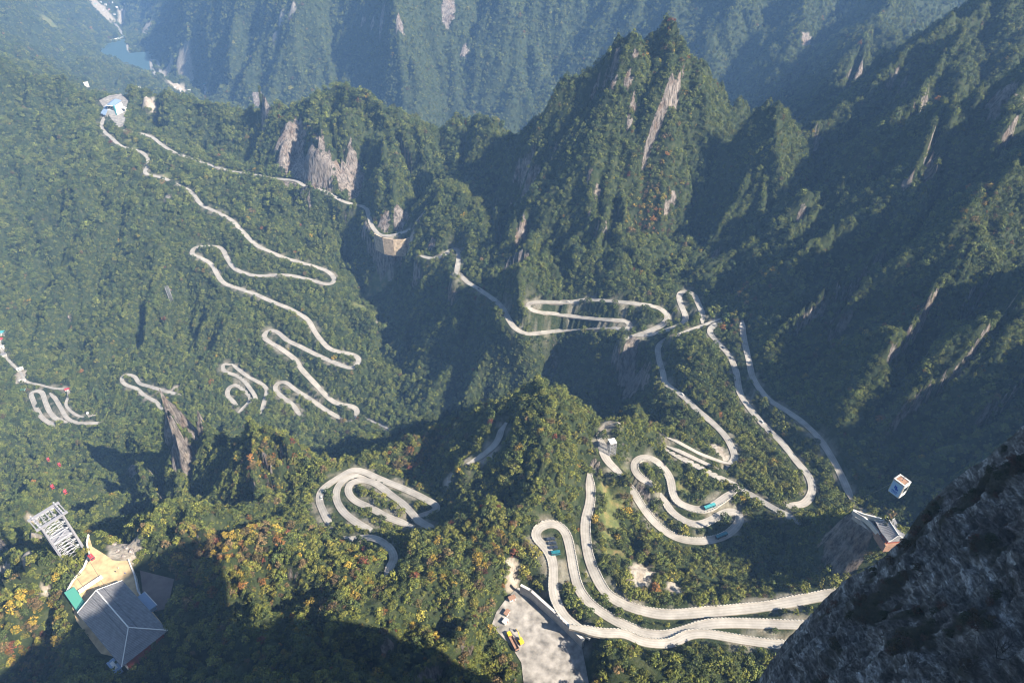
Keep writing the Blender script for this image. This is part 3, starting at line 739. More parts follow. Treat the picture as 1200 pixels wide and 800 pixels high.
M_ = dict(
 ochre=mat('ochre_masonry', (.36, .28, .20), .9, .2, noise=(.18, .45)),
 tile=mat('grey_roof_tile', (.17, .175, .19), .7, .3), white=mat('white_plaster', (.47, .455, .43), .8, .2, noise=(.5, .12)), cap=mat('pale_ridge_cap', (.55, .54, .52), .8),
 redw=mat('red_brown_timber', (.20, .05, .035), .6, .3), sand=mat('sandy_paving', (.38, .28, .16), .9, .1, noise=(.2, .28)), stone=mat('grey_gravel_yard', (.22, .205, .19), .95, .1, noise=(.16, .5)),
 green=mat('green_sheet_roof', (.06, .22, .17), .5), steel=mat('pale_galvanised_steel', (.20, .20, .225), .45, .5), pink=mat('pink_primer_steel', (.42, .20, .26), .5), rred=mat('red_paint', (.36, .04, .05), .3, .5),
 glass=mat('dark_window_glass', (.02, .03, .04), .08, .6), black=mat('black_rubber', (.02, .02, .02), .8), teal=mat('teal_paint', (.015, .12, .15), .35, .5), dark=mat('dark_paint', (.03, .035, .05), .3, .5),
 blue=mat('pale_blue_panel', (.35, .52, .70), .35, .5), navy=mat('blue_logo', (.02, .08, .40), .5), yellow=mat('yellow_paint', (.65, .42, .03), .4, .4), brown=mat('brown_weathered_panels', (.22, .13, .09), .8, noise=(.8, .3)),
 conc=mat('grey_concrete', (.40, .38, .36), .9, .2, noise=(.3, .2)), bluer=mat('slate_blue_roof', (.16, .22, .32), .6), skin=mat('skin', (.45, .28, .2), .6), orange=mat('orange_paint', (.6, .18, .03), .4), cyan=mat('turquoise_sheet', (.05, .24, .26), .5), asph=mat('dark_court_surface', (.14, .11, .10), .9, noise=(.2, .2)))
# tile ribs on the grey roof
def ribbed(m, scale, axis):
    t = m.node_tree; N = NT(m); tc = N.n('ShaderNodeTexCoord'); wv = N.n('ShaderNodeTexWave'); wv.bands_direction = axis; wv.inputs['Scale'].default_value = scale; wv.inputs['Distortion'].default_value = .4
    N.l(tc.outputs['Object'], wv.inputs[0]); c = N.ramp(wv.outputs['Fac'], [(0, (.10, .10, .11)), (.5, (.17, .17, .185)), (1, (.25, .25, .265))])
    nz = N.ramp(N.noise(tc.outputs['Object'], .35, 6, .7), [(.3, (.7, .7, .72)), (.6, (1.1, 1.1, 1.1))])
    N.l(N.mix(1.0, c, nz, 'MULTIPLY'), N.b.inputs['Base Color'])
    b = N.n('ShaderNodeBump'); b.inputs['Distance'].default_value = .3; N.l(wv.outputs['Fac'], b.inputs['Height']); N.l(b.outputs[0], N.b.inputs['Normal'])
ribbed(M_['tile'], .55, 'Y')

# ------------------------------------------------------------------ yards
o = prism('ground', PLAZA, PLAZA_Z - 4, PLAZA_Z, M_['sand']); o.name = 'plaza'; o['kind'] = 'structure'
o = prism('ground', QUARRY, QUARRY_Z - 4, QUARRY_Z, M_['stone']); o.name = 'gravel_yard'; o['kind'] = 'structure'
o = prism('ground', HELI, 834, 838, M_['asph']); o.name = 'sunken_court'; o['kind'] = 'structure'
o = prism('ground', STATION, 686, 692.2, M_['stone']); o.name = 'station_forecourt'; o['kind'] = 'structure'

def wall_along(name, pts, z0, z1, th, m, label, cat, group=None):
    mb = MB()
    for a, b in zip(pts[:-1], pts[1:]):
        a, b = Vector(a[:2]), Vector(b[:2]); d = (b - a).normalized(); n_ = Vector((-d.y, d.x)) * th / 2; a2 = a - d * th * .3; b2 = b + d * th * .3
        vs = [(a2 - n_), (b2 - n_), (b2 + n_), (a2 + n_)]
        mb.add([(v.x, v.y, z0) for v in vs] + [(v.x, v.y, z1) for v in vs], [(3, 2, 1, 0), (4, 5, 6, 7), (0, 1, 5, 4), (1, 2, 6, 5), (2, 3, 7, 6), (3, 0, 4, 7)])
    return tag(mb.build(name, m), label, cat, group)
pz = lambda L, z=PLAZA_Z: [P(u, v, z) for u, v in L]
wall_along('parapet_wall', pz([(104,627),(102,636),(105,650),(98,666),(86,680),(79,693)]), 841, 846.3, .9, M_['white'], 'white curving parapet of the sandy plaza, on the side of the lattice tower', 'parapet wall')
wall_along('parapet_wall', pz([(151,656),(158,674),(162,693),(171,706)]), 841, 846.3, .9, M_['white'], 'white straight parapet of the sandy plaza, on the side of the dark sunken court', 'parapet wall')
wall_along('canopy', pz([(94,692),(118,676)], 848), 847.6, 848.1, 3.6, M_['white'], 'long white flat canopy standing across the sandy plaza', 'canopy')
cn = bpy.data.objects['canopy']
for k, t_ in enumerate((.05, .35, .65, .95)):
    p = P(94, 692, 848) * (1 - t_) + P(118, 676, 848) * t_
    mb = MB(); mb.bar((p[0], p[1], PLAZA_Z - .2), (p[0], p[1], 847.65), .2, 6); mb.build('post', M_['white'], cn)

# ------------------------------------------------------------------ cable station with the big grey roof
A, B, D = P(90, 717, 855), P(143, 679, 855), P(131, 794, 855)
ex = Vector((B - A)[:2]).normalized(); ey = Vector((-ex.y, ex.x)); 
if ey.dot(Vector((D - A)[:2])) < 0: ey = -ey
Wd, Ln = (B - A)[:2] @ np.array(ex[:]), 62.0
cen = Vector(A[:2]) + ex * Wd / 2 + ey * Ln / 2
angS = math.atan2(ey.y, ey.x)
hall = empty('cable_station', (cen.x, cen.y, PLAZA_Z), angS, 'large cable station hall with a grey tiled roof at the end of the sandy plaza', 'station')
hW = Wd / 2; hL = Ln / 2                                                # local x runs along the ridge (from the plaza end), y across
mb = MB(); mb.box(0, 0, 2.5, Ln - 5, Wd - 4, 13); mb.build('wall', M_['white'], hall)
mb = MB(); mb.box(hL - 2.3, 0, 3.5, .8, Wd - 6, 8); mb.box(hL - 1.6, 0, 8.4, 2.2, Wd - 3, .5); mb.build('front_colonnade', M_['redw'], hall)
for k in range(6):
    mb = MB(); mb.bar((hL - .9, -hW + 4 + k * (Wd - 8) / 5, -1), (hL - .9, -hW + 4 + k * (Wd - 8) / 5, 8.3), .45, 8); mb.build('column', M_['redw'], hall)
mb = MB(); E_ = 9.2; R_ = 17.0; x0, x1 = -hL, hL; xr = hL - 17
n_ = 8
def curve_z(t): return E_ + (R_ - E_) * (t * .78 + t * t * .22)
# two long sides with a slight sweep, gable at the plaza end, hip at the far end
def hipx(t): return x1 + (xr - x1) * t
for sgn in (-1, 1):
    for k in range(n_):
        t0, t1 = k / n_, (k + 1) / n_
        mb.add([(x0, sgn * hW * (1 - t0), curve_z(t0)), (hipx(t0), sgn * hW * (1 - t0), curve_z(t0)), (hipx(t1), sgn * hW * (1 - t1), curve_z(t1)), (x0, sgn * hW * (1 - t1), curve_z(t1))], [(0, 1, 2, 3)])
for k in range(n_):
    t0, t1 = k / n_, (k + 1) / n_
    mb.add([(hipx(t0), -hW * (1 - t0), curve_z(t0)), (hipx(t0), hW * (1 - t0), curve_z(t0)), (hipx(t1), hW * (1 - t1), curve_z(t1)), (hipx(t1), -hW * (1 - t1), curve_z(t1))], [(0, 1, 2, 3)])
roof = mb.build('roof', M_['tile'], hall)
so = roof.modifiers.new('thickness', 'SOLIDIFY'); so.thickness = .5; so.offset = -1
mb = MB(); mb.bar((x0, 0, R_ + .2), (xr, 0, R_ + .2), .45, 6)
for sgn in (-1, 1): mb.bar((xr, 0, R_ + .2), (x1, sgn * hW, E_ + .3), .35, 6)
mb.bar((x0, hW, E_ + .2), (x0, 0, R_ + .2), .25, 6); mb.bar((x0, -hW, E_ + .2), (x0, 0, R_ + .2), .25, 6)
mb.build('ridge_cap', M_['cap'], roof)
mb = MB(); mb.add([(x0 + 2.6, -hW + 2, -1), (x0 + 2.6, hW - 2, -1), (x0 + 2.6, hW - 2, E_ + .4), (x0 + 2.6, 0, R_ - .4), (x0 + 2.6, -hW + 2, E_ + .4)], [(0, 1, 2, 3, 4)])
g_ = mb.build('gable', M_['redw'], hall); so = g_.modifiers.new('thickness', 'SOLIDIFY'); so.thickness = .5
mb = MB(); mb.box(hL - 9, hW * -1 - 2.5, 4.2, 11, 5, .5); mb.box(hL - 9, -hW - 2.5, 1.6, 10, 4.4, 5); mb.build('side_porch', M_['bluer'], hall)
mb = MB(); mb.box(hL - 9, -hW - 2.5, 4.56, 7, 2.2, .14); mb.build('skylight', M_['white'], hall)
mb = MB(); mb.box(-6, hW + 3.0, 3.4, 17, 6, .5); mb.box(-6, hW + 2.6, 1.2, 16, 5, 4.2); mb.build('side_annex', M_['bluer'], hall)
mb = MB(); mb.box(-6, hW + 6.0, 3.3, 17, .5, 1.0); mb.build('annex_fascia', M_['white'], hall)
for k in range(5):
    mb = MB(); mb.box(-12.5 + k * 3.2, hW + 5.2, 1.6, 1.8, .1, 1.6); mb.build('window', M_['glass'], hall)
# green lean-to
G4 = [P(u, v, 849) for u, v in [(75,694),(87,687),(101,708),(91,717)]]
sh = prism('green_shed', G4, 848.6, 849.1, M_['green']); tag(sh, 'flat green roof of an open shed at the corner of the sandy plaza', 'shed')
gc = np.mean(G4, 0)
for p in G4:
    q = gc + (p - gc) * .9
    mb = MB(); mb.bar((q[0], q[1], 843), (q[0], q[1], 848.6), .2, 6); mb.build('post', M_['steel'], sh)

# ------------------------------------------------------------------ lattice towers
def lattice_tower(name, loc, rz, wx_, wy_, ht, label, head=True, leg=.9, bays=7, up=None):
    e = empty(name, loc, rz, label, 'cable tower')
    a, b = wx_ / 2, wy_ / 2
    for sx in (-1, 1):
        for sy in (-1, 1):
            mb = MB(); mb.box(sx * a, sy * b, ht / 2 - 3, leg, leg, ht + 6, .8); mb.build('leg', M_['steel'], e)
    hs = np.linspace(0, ht, bays + 1)
    def face(p, q, nm):
        mb = MB()
        for k in range(bays):
            z0, z1 = hs[k], hs[k + 1]
            mb.bar((*p, z0), (*q, z1), leg * .15); mb.bar((*q, z0), (*p, z1), leg * .15); mb.bar((*p, z1), (*q, z1), leg * .17)
            m_ = ((p[0] + q[0]) / 2, (p[1] + q[1]) / 2)
            mb.bar((*m_, z1), (*p, (z0 + z1) / 2), leg * .10); mb.bar((*m_, z1), (*q, (z0 + z1) / 2), leg * .10)
        mb.build(nm, M_['steel'], e)
    face((-a, -b), (a, -b), 'bracing'); face((-a, b), (a, b), 'bracing'); face((-a, -b), (-a, b), 'bracing'); face((a, -b), (a, b), 'bracing')
    if head:
        mb = MB()
        for sy in (-1, 1): mb.box(0, sy * b * 1.25, ht + .8, wx_ * 1.5, leg * .9, 1.4)
        for k in range(7): mb.box(-wx_ * .7 + k * wx_ * .233, 0, ht + .5, leg * .4, wy_ * 1.4, .5)
        mb.build('head_beam', M_['steel'], e)
        for sx in (-1, 1):
            mb = MB(); mb.box(sx * wx_ * .55, 0, ht + 2.2, 1.2, wy_ * 1.6, .7)
            for k in range(6): mb.bar((sx * wx_ * .55 - .5, -wy_ * .7 + k * wy_ * .28, ht + 2.8), (sx * wx_ * .55 + .5, -wy_ * .7 + k * wy_ * .28, ht + 2.8), .55, 8)
            mb.build('sheave_train', M_['steel'], e)
        mb = MB(); mb.box(0, 0, ht * .55, wx_ * 1.05, wy_ * 1.05, .5); mb.build('maintenance_deck', M_['steel'], e)
    return e
TW = P(88, 653, 832)
towerang = math.atan2(ex.y, ex.x)
lattice_tower('cable_tower', (TW[0], TW[1], 833), towerang, 15, 11, 50, 'tall pale steel lattice tower carrying the cable car beside the sandy plaza', leg=2.0)
q = hits(H, [(716, 530)])[0]
lattice_tower('cable_tower', (q[0], q[1], q[2] - 1), .3, 5.5, 5.5, 15, 'short lattice tower with a white top on the hill above the lower hairpins', head=False, leg=.6, bays=4)
e = [o_ for o_ in COL.objects if o_.name.startswith('cable_tower')][-1]
mb = MB(); mb.box(0, 0, 15.4, 6.2, 6.2, .8); mb.build('cap_platform', M_['white'], e)
q = hits(H, [(201, 352)])[0]
lattice_tower('cable_tower', (q[0], q[1], q[2] - 1), .5, 6, 6, 32, 'slim grey lattice mast on the wooded slope left of the zigzag road', head=False, leg=.7, bays=7)

# ------------------------------------------------------------------ cable car cabins and their cables
def cabin(name, loc, rz, body_m, band_m, L, label, logo=False):
    e = empty(name, loc, rz, label, 'cable car cabin', 'cable car cabins')
    W_, Hh = L * .62, L * .72
    mb = MB(); mb.box(0, 0, Hh * .22, L * .92, W_ * .92, Hh * .44, 1 / .92); mb.build('body', body_m, e, .04 * L)
    mb = MB(); mb.box(0, 0, Hh * .60, L * .985, W_ * .985, Hh * .32, .93); mb.build('window_band', band_m, e)
    for sx in (-1, 0, 1):
        for sy in (-1, 1):
            mb = MB(); mb.bar((sx * L * .47, sy * W_ * .48, Hh * .44), (sx * L * .45, sy * W_ * .46, Hh * .78), L * .018); mb.build('window_post', body_m, e)
    mb = MB(); mb.box(0, 0, Hh * .83, L * .98, W_ * .98, Hh * .12, .9); mb.build('roof', body_m if not logo else M_['white'], e, .02 * L)
    mb = MB(); mb.bar((0, 0, Hh * .88), (0, 0, Hh * .88 + L * .55), L * .03, 6); mb.bar((-L * .3, 0, Hh * .88 + L * .55), (L * .3, 0, Hh * .88 + L * .55), L * .035, 6)
    mb.bar((-L * .25, 0, Hh * .9), (0, 0, Hh * .88 + L * .35), L * .02); mb.bar((L * .25, 0, Hh * .9), (0, 0, Hh * .88 + L * .35), L * .02); mb.build('hanger', M_['steel'], e)
    return e
cabs = []
track = math.atan2(-(-.30), .0)
def Pt(u, v, t): return np.array([0, 0, CAMZ]) + ray(u, v) * t
cab_pts = [((77,577), 600, 'red cabin nearest the lattice tower, the lower right of four over the forest'),
           ((62,571), 620, 'red cabin left of its neighbour, the lower left of four over the forest'),
           ((70,545), 720, 'red cabin farther out, the upper right of four over the forest'),
           ((57,539), 740, 'red cabin farthest out over the forest, the upper left of four')]
pp = [Pt(*uv, t_) for uv, t_, _ in cab_pts]
d1 = pp[2] - pp[0]; aT = math.atan2(d1[1], d1[0])
first = cabin('cable_car_cabin', pp[0], aT, M_['rred'], M_['glass'], 4.1, cab_pts[0][2])
for k in (1, 2, 3): copy_tree(first, pp[k], aT, cab_pts[k][2])
pc = P(108, 654, 851)
copy_tree(first, pc, angS, 'red cabin low over the sandy plaza between the tower and the station roof').scale = (1.25,) * 3
wc = Pt(1050, 577, 270)
wcab = empty('cable_car_cabin', wc, math.radians(-58), 'white cabin with pale blue sides and a blue emblem hanging above the small pavilion', 'cable car cabin', 'cable car cabins')
cl, cw, ch = 4.8, 4.2, 7.0
mb = MB(); mb.box(0, 0, ch / 2, cl, cw, ch); mb.build('body', M_['white'], wcab, .22)
for sy in (-1, 1):
    mb = MB(); mb.box(0, sy * cw / 2, ch * .5, cl * .86, .12, ch * .86); sp = mb.build('side_panel', M_['blue'], wcab)
    mb = MB(); yy = sy * (cw / 2 + .09)
    for (x_, z_, w_, h_) in ((-.55, 4.4, .5, 1.5), (.05, 4.0, .55, 1.9), (.65, 3.6, .6, .8), (-.1, 2.4, 2.6, .28), (0, 1.9, 2.2, .22), (-.1, 1.4, 2.4, .2)): mb.box(x_, yy, z_, w_, .05, h_)
    mb.build('emblem', M_['navy'], sp)
for sx in (-1, 1):
    mb = MB(); mb.box(sx * cl / 2, 0, ch * .62, .12, cw * .7, ch * .4); mb.build('window', M_['glass'], wcab)
mb = MB()
for sx in (-1, 1): mb.box(sx * (cl / 2 - .25), 0, ch + .25, .5, cw, .5)
for sy in (-1, 1): mb.box(0, sy * (cw / 2 - .25), ch + .25, cl - 1.0, .5, .5)
rfw = mb.build('roof_frame', M_['white'], wcab)
mb = MB(); mb.box(0, 0, ch + .08, cl - 1.0, cw - 1.0, .16); mb.build('roof_hatch', M_['brown'], wcab)
mb = MB(); mb.bar((0, 0, ch + .1), (0, 0, ch + 2.6), .13, 6); mb.build('hanger', M_['steel'], wcab)
def cable(name, pts, r, label):
    mb = MB()
    for a, b in zip(pts[:-1], pts[1:]):
        a, b = Vector(a), Vector(b); n = 10; sag = (b - a).length * .012
        prev = a
        for k in range(1, n + 1):
            t_ = k / n; p = a.lerp(b, t_) - Vector((0, 0, sag * 4 * t_ * (1 - t_))); mb.bar(prev, p, r, 4); prev = p
    return tag(mb.build(name, M_['dark']), label, 'cable', 'cable car ropes')
up = np.array([0, 0, 4.6 * (.72 * .88 + .55)])
tw = Vector((TW[0], TW[1], 833 + 53)); tx = Vector((math.cos(towerang), math.sin(towerang), 0)) * 8
st = Vector((cen.x, cen.y, 853)) - Vector((ey.x, ey.y, 0)) * (hL - 4)
vil = Vector(hits(H, [(8, 408)])[0]) + Vector((0, 0, 14))
cable('rope', [st + tx * .6, tw + tx, Vector(pp[0] + up), Vector(pp[2] + up), vil + Vector((6, 0, 0))], .10, 'rope on the right-hand track of the cable car')
cable('rope', [st - tx * .6, tw - tx, Vector(pp[1] + up), Vector(pp[3] + up), vil], .10, 'rope on the left-hand track of the cable car')
upw = np.array([0, 0, ch + 2.6])
qe = hits(H, [(985, 590)])[0]
cable('rope', [Vector((176, 40, 1200)), Vector(wc + upw), Vector(qe) + Vector((0, 0, 3))], .07, 'rope from which the white cabin hangs above the pavilion')

# ------------------------------------------------------------------ pavilion on the crag
pvz = groundz(*P(1044, 620, 905)[:2])
PV = P(1044, 622, max(pvz, 896) + 5); PV[2] -= 5
pav = empty('pavilion', PV, math.radians(96), 'small pavilion with a grey tiled roof and white ridges on top of the crag', 'pavilion')
mb = MB(); mb.box(0, 0, -3, 17, 14, 6.6, .95); mb.build('terrace', M_['brown'], pav)
mb = MB(); mb.box(0, 0, 2.6, 13, 10, 5.2); mb.build('wall', M_['redw'], pav)
def hip_roof(L, W_, z0, z1, rl, lift):
    mb = MB(); n = 6
    for sgn in (-1, 1):
        for k in range(n):
            t0, t1 = k / n, (k + 1) / n
            f = lambda t: (L / 2 + (rl / 2 - L / 2) * t, W_ / 2 * (1 - t), z0 + (z1 - z0) * (.55 * t + .45 * t * t))
            a, b = f(t0), f(t1); up_ = lambda t: lift * (1 - t) ** 4
            mb.add([(-a[0], sgn * a[1], a[2] + up_(t0)), (0, sgn * a[1], a[2]), (0, sgn * b[1], b[2]), (-b[0], sgn * b[1], b[2] + up_(t1))], [(0, 1, 2, 3)])
            mb.add([(0, sgn * a[1], a[2]), (a[0], sgn * a[1], a[2] + up_(t0)), (b[0], sgn * b[1], b[2] + up_(t1)), (0, sgn * b[1], b[2])], [(0, 1, 2, 3)])
            mb.add([(sgn * a[0], -a[1], a[2] + up_(t0)), (sgn * a[0], a[1], a[2] + up_(t0)), (sgn * b[0], b[1], b[2] + up_(t1)), (sgn * b[0], -b[1], b[2] + up_(t1))], [(0, 1, 2, 3)])
    return mb
rf = hip_roof(18, 15, 4.8, 9.6, 14, 1.3).build('roof', M_['tile'], pav); so = rf.modifiers.new('thickness', 'SOLIDIFY'); so.thickness = .35; so.offset = -1
mb = MB(); mb.bar((-7, 0, 9.8), (7, 0, 9.8), .35, 6)
for sx in (-1, 1):
    mb.bar((sx * 7, 0, 9.8), (sx * 8.3, 0, 11.0), .3, 6, .1)
    for sy in (-1, 1): mb.bar((sx * 7, 0, 9.7), (sx * 8.3, sy * 5, 6.3), .25, 6); mb.bar((sx * 8.3, sy * 5, 6.3), (sx * 9.2, sy * 7.7, 6.4), .25, 6, .1)
mb.build('ridge_cap', M_['white'], rf)
for k in range(4):
    for sy in (-1, 1):
        mb = MB(); mb.bar((-6 + k * 4, sy * 6, 0), (-6 + k * 4, sy * 6, 5), .3, 8); mb.build('column', M_['redw'], pav)
def lane(name, uv, zz, wd_, m):
    q = [np.array(hits(H, [a])[0]) for a in uv]
    return q
wl1 = [P(u, v, z) for u, v, z in ((1000,598,899), (1012,603,900), (1032,608,902))]
wl2 = [P(u, v, z) for u, v, z in ((1000,599,899), (1012,606,898), (1021,614,897), (1031,626,896))]
wl3 = [P(u, v, z) for u, v, z in ((1000,604,894), (1010,612,892), (1024,628,889), (1036,642,886))]
def follow(name, pts, h_, th, m, label):
    mb = MB()
    for a, b in zip(pts[:-1], pts[1:]):
        mb.add([], [])
        a, b = Vector(a), Vector(b); d = Vector((b.x - a.x, b.y - a.y, 0)).normalized(); n_ = Vector((-d.y, d.x, 0)) * th / 2; a -= d * .3; b += d * .3
        v8 = [a - n_, b - n_, b + n_, a + n_]
        mb.add([tuple(v - Vector((0, 0, 3))) for v in v8] + [tuple(v + Vector((0, 0, h_))) for v in v8], [(3, 2, 1, 0), (4, 5, 6, 7), (0, 1, 5, 4), (1, 2, 6, 5), (2, 3, 7, 6), (3, 0, 4, 7)])
    return tag(mb.build(name, m), label, 'parapet wall')
follow('parapet_wall', wl1, 1.1, 1.0, M_['white'], 'white wall on the far side of the grassy strip before the pavilion')
follow('parapet_wall', wl2, 1.1, 1.2, M_['white'], 'curved white wall on the near side of the grassy strip before the pavilion')
follow('parapet_wall', wl3, .8, 1.0, M_['conc'], 'long pale stepped wall below the pavilion along the cliff brink')

# ------------------------------------------------------------------ quarry yard
qw = [P(u, v, 846) for u, v in [(611,687),(622,693),(652,720),(683,750)]]
mb = MB()
wall_along('retaining_wall', qw, 830, 848, 2.0, M_['conc'], 'tall grey retaining wall between the gravel yard and the road above it', 'retaining wall')
def truck(loc, rz, label, cabm, bedm, L=13):
    e = empty('truck', loc, rz, label, 'truck')
    mb = MB(); mb.box(L * .38, 0, 2.0, L * .22, 2.9, 2.6, .9); mb.build('cab', cabm, e, .12)
    mb = MB(); mb.box(L * .485, 0, 2.6, .12, 2.4, .9); mb.build('windscreen', M_['glass'], e)
    mb = MB(); mb.box(0, 0, .9, L, 2.2, .5); mb.build('chassis', M_['dark'], e)
    mb = MB()
    for sy in (-1, 1): mb.box(-L * .12, sy * 1.45, 2.1, L * .70, .2, 1.7)
    mb.box(-L * .12, 0, 1.35, L * .70, 2.8, .25); mb.box(-L * .465, 0, 2.1, .2, 2.8, 1.7); mb.box(L * .225, 0, 2.2, .2, 2.8, 1.9); mb.build('tipper_bed', bedm, e)
    for x_ in (L * .38, -L * .22, -L * .36):
        for sy in (-1, 1):
            mb = MB(); mb.bar((x_, sy * 1.0, .6), (x_, sy * 1.5, .6), .65, 12); mb.build('wheel', M_['black'], e)
    return e
def onq(u, v): return P(u, v, QUARRY_Z)
a, b = onq(596, 743), onq(606, 762); ang = math.atan2(*(a - b)[1::-1])
truck((a + b) / 2, ang, 'tipper truck with a yellow cab parked in the gravel yard', M_['yellow'], M_['brown'], 15)
a, b = onq(606, 744), onq(614, 759); ang2 = math.atan2(*(a - b)[1::-1])
def excavator(loc, rz, label):
    e = empty('excavator', loc, rz, label, 'excavator')
    for sy in (-1, 1):
        mb = MB(); mb.box(0, sy * 1.5, .55, 5.0, .8, 1.1, .85, 1); mb.build('track', M_['black'], e, .1)
    mb = MB(); mb.box(-.5, 0, 2.0, 4.2, 3.2, 1.6); mb.box(-2.2, 0, 2.1, 1.2, 3.0, 1.9); mb.build('body', M_['yellow'], e, .1)
    mb = MB(); mb.box(.9, .9, 3.0, 1.7, 1.2, 1.8, .85); mb.build('cab', M_['glass'], e, .06)
    mb = MB(); mb.bar((1.0, -.4, 2.3), (4.6, -.4, 5.4), .38, 4, .3); mb.bar((4.6, -.4, 5.4), (8.0, -.4, 4.2), .3, 4, .25); mb.build('boom', M_['yellow'], e)
    mb = MB(); mb.bar((8.0, -.4, 4.2), (8.6, -.4, 1.5), .26, 4, .2); mb.box(8.6, -.4, .9, 1.3, 1.5, 1.2, .7); mb.build('bucket', M_['dark'], e)
    return e
excavator((a + b) / 2, ang2, 'excavator with its boom stretched out on the gravel yard beside the truck')
def site_hut(uv, rz, s, label, m):
    p = onq(*uv); e = empty('site_hut', p, rz, label, 'hut', 'huts in the gravel yard')
    mb = MB(); mb.box(0, 0, 1.3, s, s * .6, 2.6); mb.build('wall', M_['white'], e)
    mb = MB(); mb.box(0, 0, 2.72, s * 1.08, s * .7, .2); mb.build('roof', m, e)
    mb = MB(); mb.box(s * .2, -s * .3 - .02, 1.05, .9, .08, 2.0); mb.build('door', M_['redw'], e)
    mb = MB(); mb.box(-s * .2, -s * .3 - .02, 1.5, 1.0, .08, .9); mb.build('window', M_['glass'], e)
site_hut((600,702), .4, 5, 'small site hut at the narrow top corner of the gravel yard', M_['brown'])
site_hut((594,719), 1.0, 4.6, 'brown-roofed site hut halfway down the side of the gravel yard', M_['brown'])
site_hut((592,729), .9, 4.2, 'pale-roofed site hut just above the parked truck in the gravel yard', M_['white'])

# ------------------------------------------------------------------ vehicles on the roads
def road_at(u, v):
    p = hits(H, [(u, v)])[0]; best = None
    for q, w_, _, _ in LAID:
        d = np.hypot(q[:, 0] - p[0], q[:, 1] - p[1]); k = int(np.argmin(d))
        if best is None or d[k] < best[0]:
            a, b = q[max(0, k - 2)], q[min(len(q) - 1, k + 2)]
            best = (d[k], q[k], math.atan2(b[1] - a[1], b[0] - a[0]), p)
    _, c, ang, p = best
    off = np.array([p[0] - c[0], p[1] - c[1]]); L = np.linalg.norm(off); off = off * min(1, 2.0 / (L + 1e-6))
    return (c[0] + off[0], c[1] + off[1], c[2] + .14), ang
def bus(loc, rz, label, m, roofm, L=11.5):
    e = empty('bus', loc, rz, label, 'bus')
    mb = MB(); mb.box(0, 0, 1.05, L, 2.8, 1.3); mb.build('body', m, e, .12)
    mb = MB(); mb.box(0, 0, 2.2, L * .985, 2.74, 1.05, .97); mb.build('window_band', M_['glass'], e)
    mb = MB(); mb.box(0, 0, 2.9, L * .98, 2.7, .36, .95); mb.box(L * .2, 0, 3.15, 1.8, 1.6, .25); mb.box(-L * .2, 0, 3.15, 1.8, 1.6, .25); mb.build('roof', roofm, e, .04)
    for x_ in (L * .32, -L * .30):
        for sy in (-1, 1):
            mb = MB(); mb.bar((x_, sy * 1.1, .5), (x_, sy * 1.45, .5), .5, 12); mb.build('wheel', M_['black'], e)
    for sy in (-1, 1):
        mb = MB(); mb.box(L * .5, sy * .95, .9, .08, .4, .25); mb.build('headlight', M_['white'], e)
    return e
l, a = road_at(831, 595); bus(l, a, 'teal bus driving on the upper hairpin at the lower right', M_['teal'], M_['cyan'])
l, a = road_at(845, 629); bus(l, a, 'dark teal bus driving on the lower hairpin at the lower right', M_['dark'], M_['teal'])
p = hits(H, [(651, 649)])[0]; bus((p[0], p[1], p[2] + .1), math.radians(8), 'teal bus parked crosswise behind the rows of dark vans in the wide hairpin', M_['teal'], M_['teal'], 7)
mb = MB(); 
def van(loc, rz, label, m, L=5.6, group=None):
    e = empty('van', loc, rz, label, 'van', group)
    mb = MB(); mb.box(0, 0, .85, L, 2.1, 1.0); mb.build('body', m, e, .1)
    mb = MB(); mb.box(-.2, 0, 1.65, L * .86, 1.95, .75, .88); mb.build('window_band', M_['glass'], e)
    mb = MB(); mb.box(-.2, 0, 2.08, L * .76, 1.75, .12); mb.build('roof', m, e)
    for x_ in (L * .3, -L * .3):
        for sy in (-1, 1):
            mb = MB(); mb.bar((x_, sy * .8, .38), (x_, sy * 1.1, .38), .38, 10); mb.build('wheel', M_['black'], e)
    return e
v0 = None
rowname = ['farthest', 'middle', 'nearest']
for r_ in range(3):
    for c_, side in ((0, 'left'), (1, 'right')):
        p = hits(H, [(642.6 + r_ * 1.6 + c_ * 5.2, 632.5 + r_ * 5.0 - c_ * .6)])[0]; zz = p[2] + .15
        lab = 'dark van parked in the wide hairpin, %s row, %s of its pair' % (rowname[r_], side)
        if v0 is None: v0 = van((p[0], p[1], zz), math.radians(4), lab, M_['dark'], 3.4, 'dark vans parked in the hairpin')
        else: copy_tree(v0, (p[0], p[1], zz), math.radians(4), lab)
def car(loc, rz, label, m, L=4.6):
    e = empty('car', loc, rz, label, 'car', 'cars on the mountain road')
    mb = MB(); mb.box(0, 0, .62, L, 1.9, .62); mb.build('body', m, e, .12)
    mb = MB(); mb.box(-.2, 0, 1.15, L * .56, 1.7, .55, .8); mb.build('window_band', M_['glass'], e)
    mb = MB(); mb.box(-.2, 0, 1.45, L * .42, 1.35, .08); mb.build('roof', m, e)
    for x_ in (L * .3, -L * .3):
        for sy in (-1, 1):
            mb = MB(); mb.bar((x_, sy * .75, .33), (x_, sy * .98, .33), .33, 10); mb.build('wheel', M_['black'], e)
    return e
